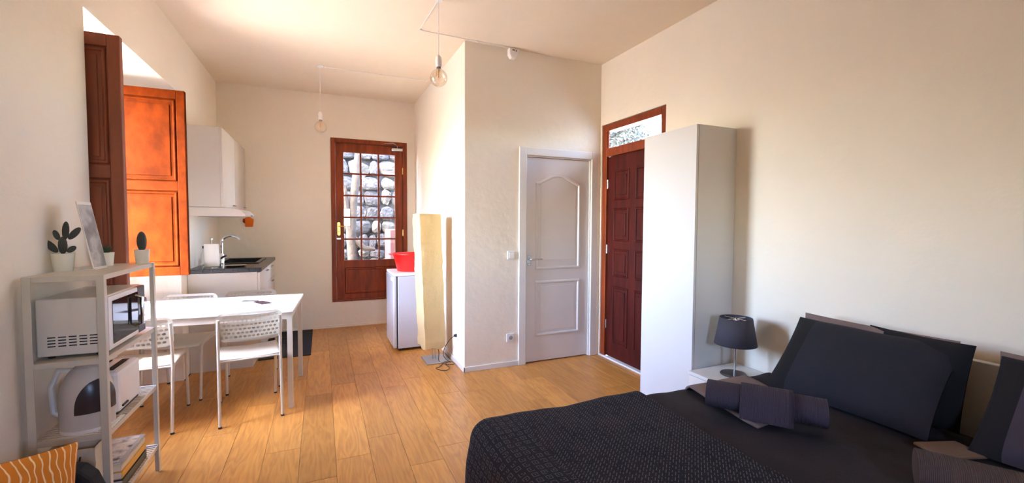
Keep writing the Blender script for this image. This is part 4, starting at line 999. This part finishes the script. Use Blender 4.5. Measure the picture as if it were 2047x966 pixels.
# local X = along width (world -Y ...), local Y = up the pillow
def stand(w_, h_, t, y, xb, zb, lean, yaw, name, lab, m, seed, **k):
    """pillow standing on its long edge: bottom edge at (xb,y,zb), leaning back towards +X by lean deg"""
    q = cushion(B(), w_, h_, t, 26, pinch=k.get('pinch', .035), flange=k.get('flange', 0), seed=seed, wr=.012)
    L = radians(lean)
    R = Matrix(((0, sin(L), -cos(L), 0), (-1, 0, 0, 0), (0, cos(L), sin(L), 0), (0, 0, 0, 1)))
    M = Matrix.Translation((xb, y, zb)) @ Matrix.Rotation(radians(yaw), 4, 'Z') @ Matrix.Rotation(radians(k.get('roll', 0)), 4, 'X') @ R @ Matrix.Translation((0, h_/2, 0))
    q.xf(M); o = q.build(name, m, smooth=True)
    flm = k.get('flm')
    if flm:
        o.data.materials.append(flm); n = 26
        for i, p in enumerate(o.data.polygons):
            if ((i % (n*n))//n) < 4: p.material_index = 1
    tag(o, lab, 'pillow', 'pillows against the headboard'); return o
stand(.66, .385, .12, 1.27, 2.455, .518, 12, 0, 'pillow', 'taupe pillow behind the large navy one, only its upper edge showing', TAUPE, 3)
stand(.68, .46, .16, 1.245, 2.20, .530, 42, 3, 'pillow', 'large navy pillow with black left border, leaning on the headboard', NAVY, 7, flm=BLACKC)
stand(.40, .375, .13, 1.085, 2.43, .53, 14, -4, 'pillow', 'black pillow filling the gap at the right end of the navy pillow', BLACKC, 9)
stand(.60, .365, .12, .52, 2.455, .530, 14, 0, 'pillow', 'taupe pillow at the right edge, behind the plum one', TAUPE, 12)
stand(.60, .42, .15, .50, 2.25, .535, 36, 0, 'pillow', 'dark plum pillow at the right edge of the view', PLUM, 15, flm=BLACKC)
# towels
def towel(lab, loc, rz, ln, r, m, band=True, bandw=.20, z0=.55):
    t_ = thing('rolled_towel', lab, 'towel', (loc[0], loc[1], z0), 'rolled towels on the bed')
    def roll(u, v, rr=r, L=ln, sp=0):
        a = 2*pi*u; return ((v-.5)*L, rr*1.25*cos(a), rr*.92+rr*.92*sin(a))
    q = B().grid(28, 10, roll, lambda u, v: (v*ln/.2, u))
    for sg in (0, 1):   # spiral ends
        n = len(q.v); cxx = (sg-.5)*ln
        q.v.append((cxx+(.006 if sg else -.006), 0, r*.92)); ringi = [i*11+(10 if sg else 0) for i in range(29)]
        for k in range(28): q.f.append((ringi[k], ringi[k+1], n))
    M = Matrix.Translation((loc[0], loc[1], z0)) @ Matrix.Rotation(radians(rz), 4, 'Z')
    for i, v in enumerate(q.v): q.v[i] = tuple(M @ Vector(v))
    q.build('roll', m, t_, smooth=True)
    if band:
        R_ = r+.006; off = len([0])
        q = B()
        def bnd(u, v):
            # from behind, over the top, down the front and out on to the bed
            if u <= .7:
                a = radians(150-150*u/.7); y = -R_*1.28*cos(a); z = R_*.92+R_*.92*sin(a)
            else:
                t_ = (u-.7)/.3; y = -(R_*1.28+.025*t_); z = R_*.92*(1-t_)+.006
            return ((v-.5)*bandw+.01, y, z)
        q.grid(24, 8, bnd, lambda u, v: (v*bandw/.2, u))
        for i, v in enumerate(q.v): q.v[i] = tuple(M @ Vector(v))
        q.build('folded_washcloth', m, t_, smooth=True, solid=.008)
    return t_
towel('rolled ribbed plum towel with folded washcloth, in front of the navy pillow', (1.79, 1.30), -54, .46, .062, RIB, z0=.552)
towel('rolled ribbed brown towel at the bottom right edge of the photo', (1.93, .57), -60, .46, .062, RIBB, band=False, z0=.532)
o = B().box(-.09, .09, -.06, .06, 0, .012).xf(Matrix.Translation((2.20, .83, .530)) @ Matrix.Rotation(radians(-20), 4, 'Z')).build('washcloth', mat('tan_terry', (.16, .10, .065), .95, bump=.8, bscale=200), bevel=.005)
tag(o, 'small folded tan washcloth between the two stacks of pillows', 'towel')
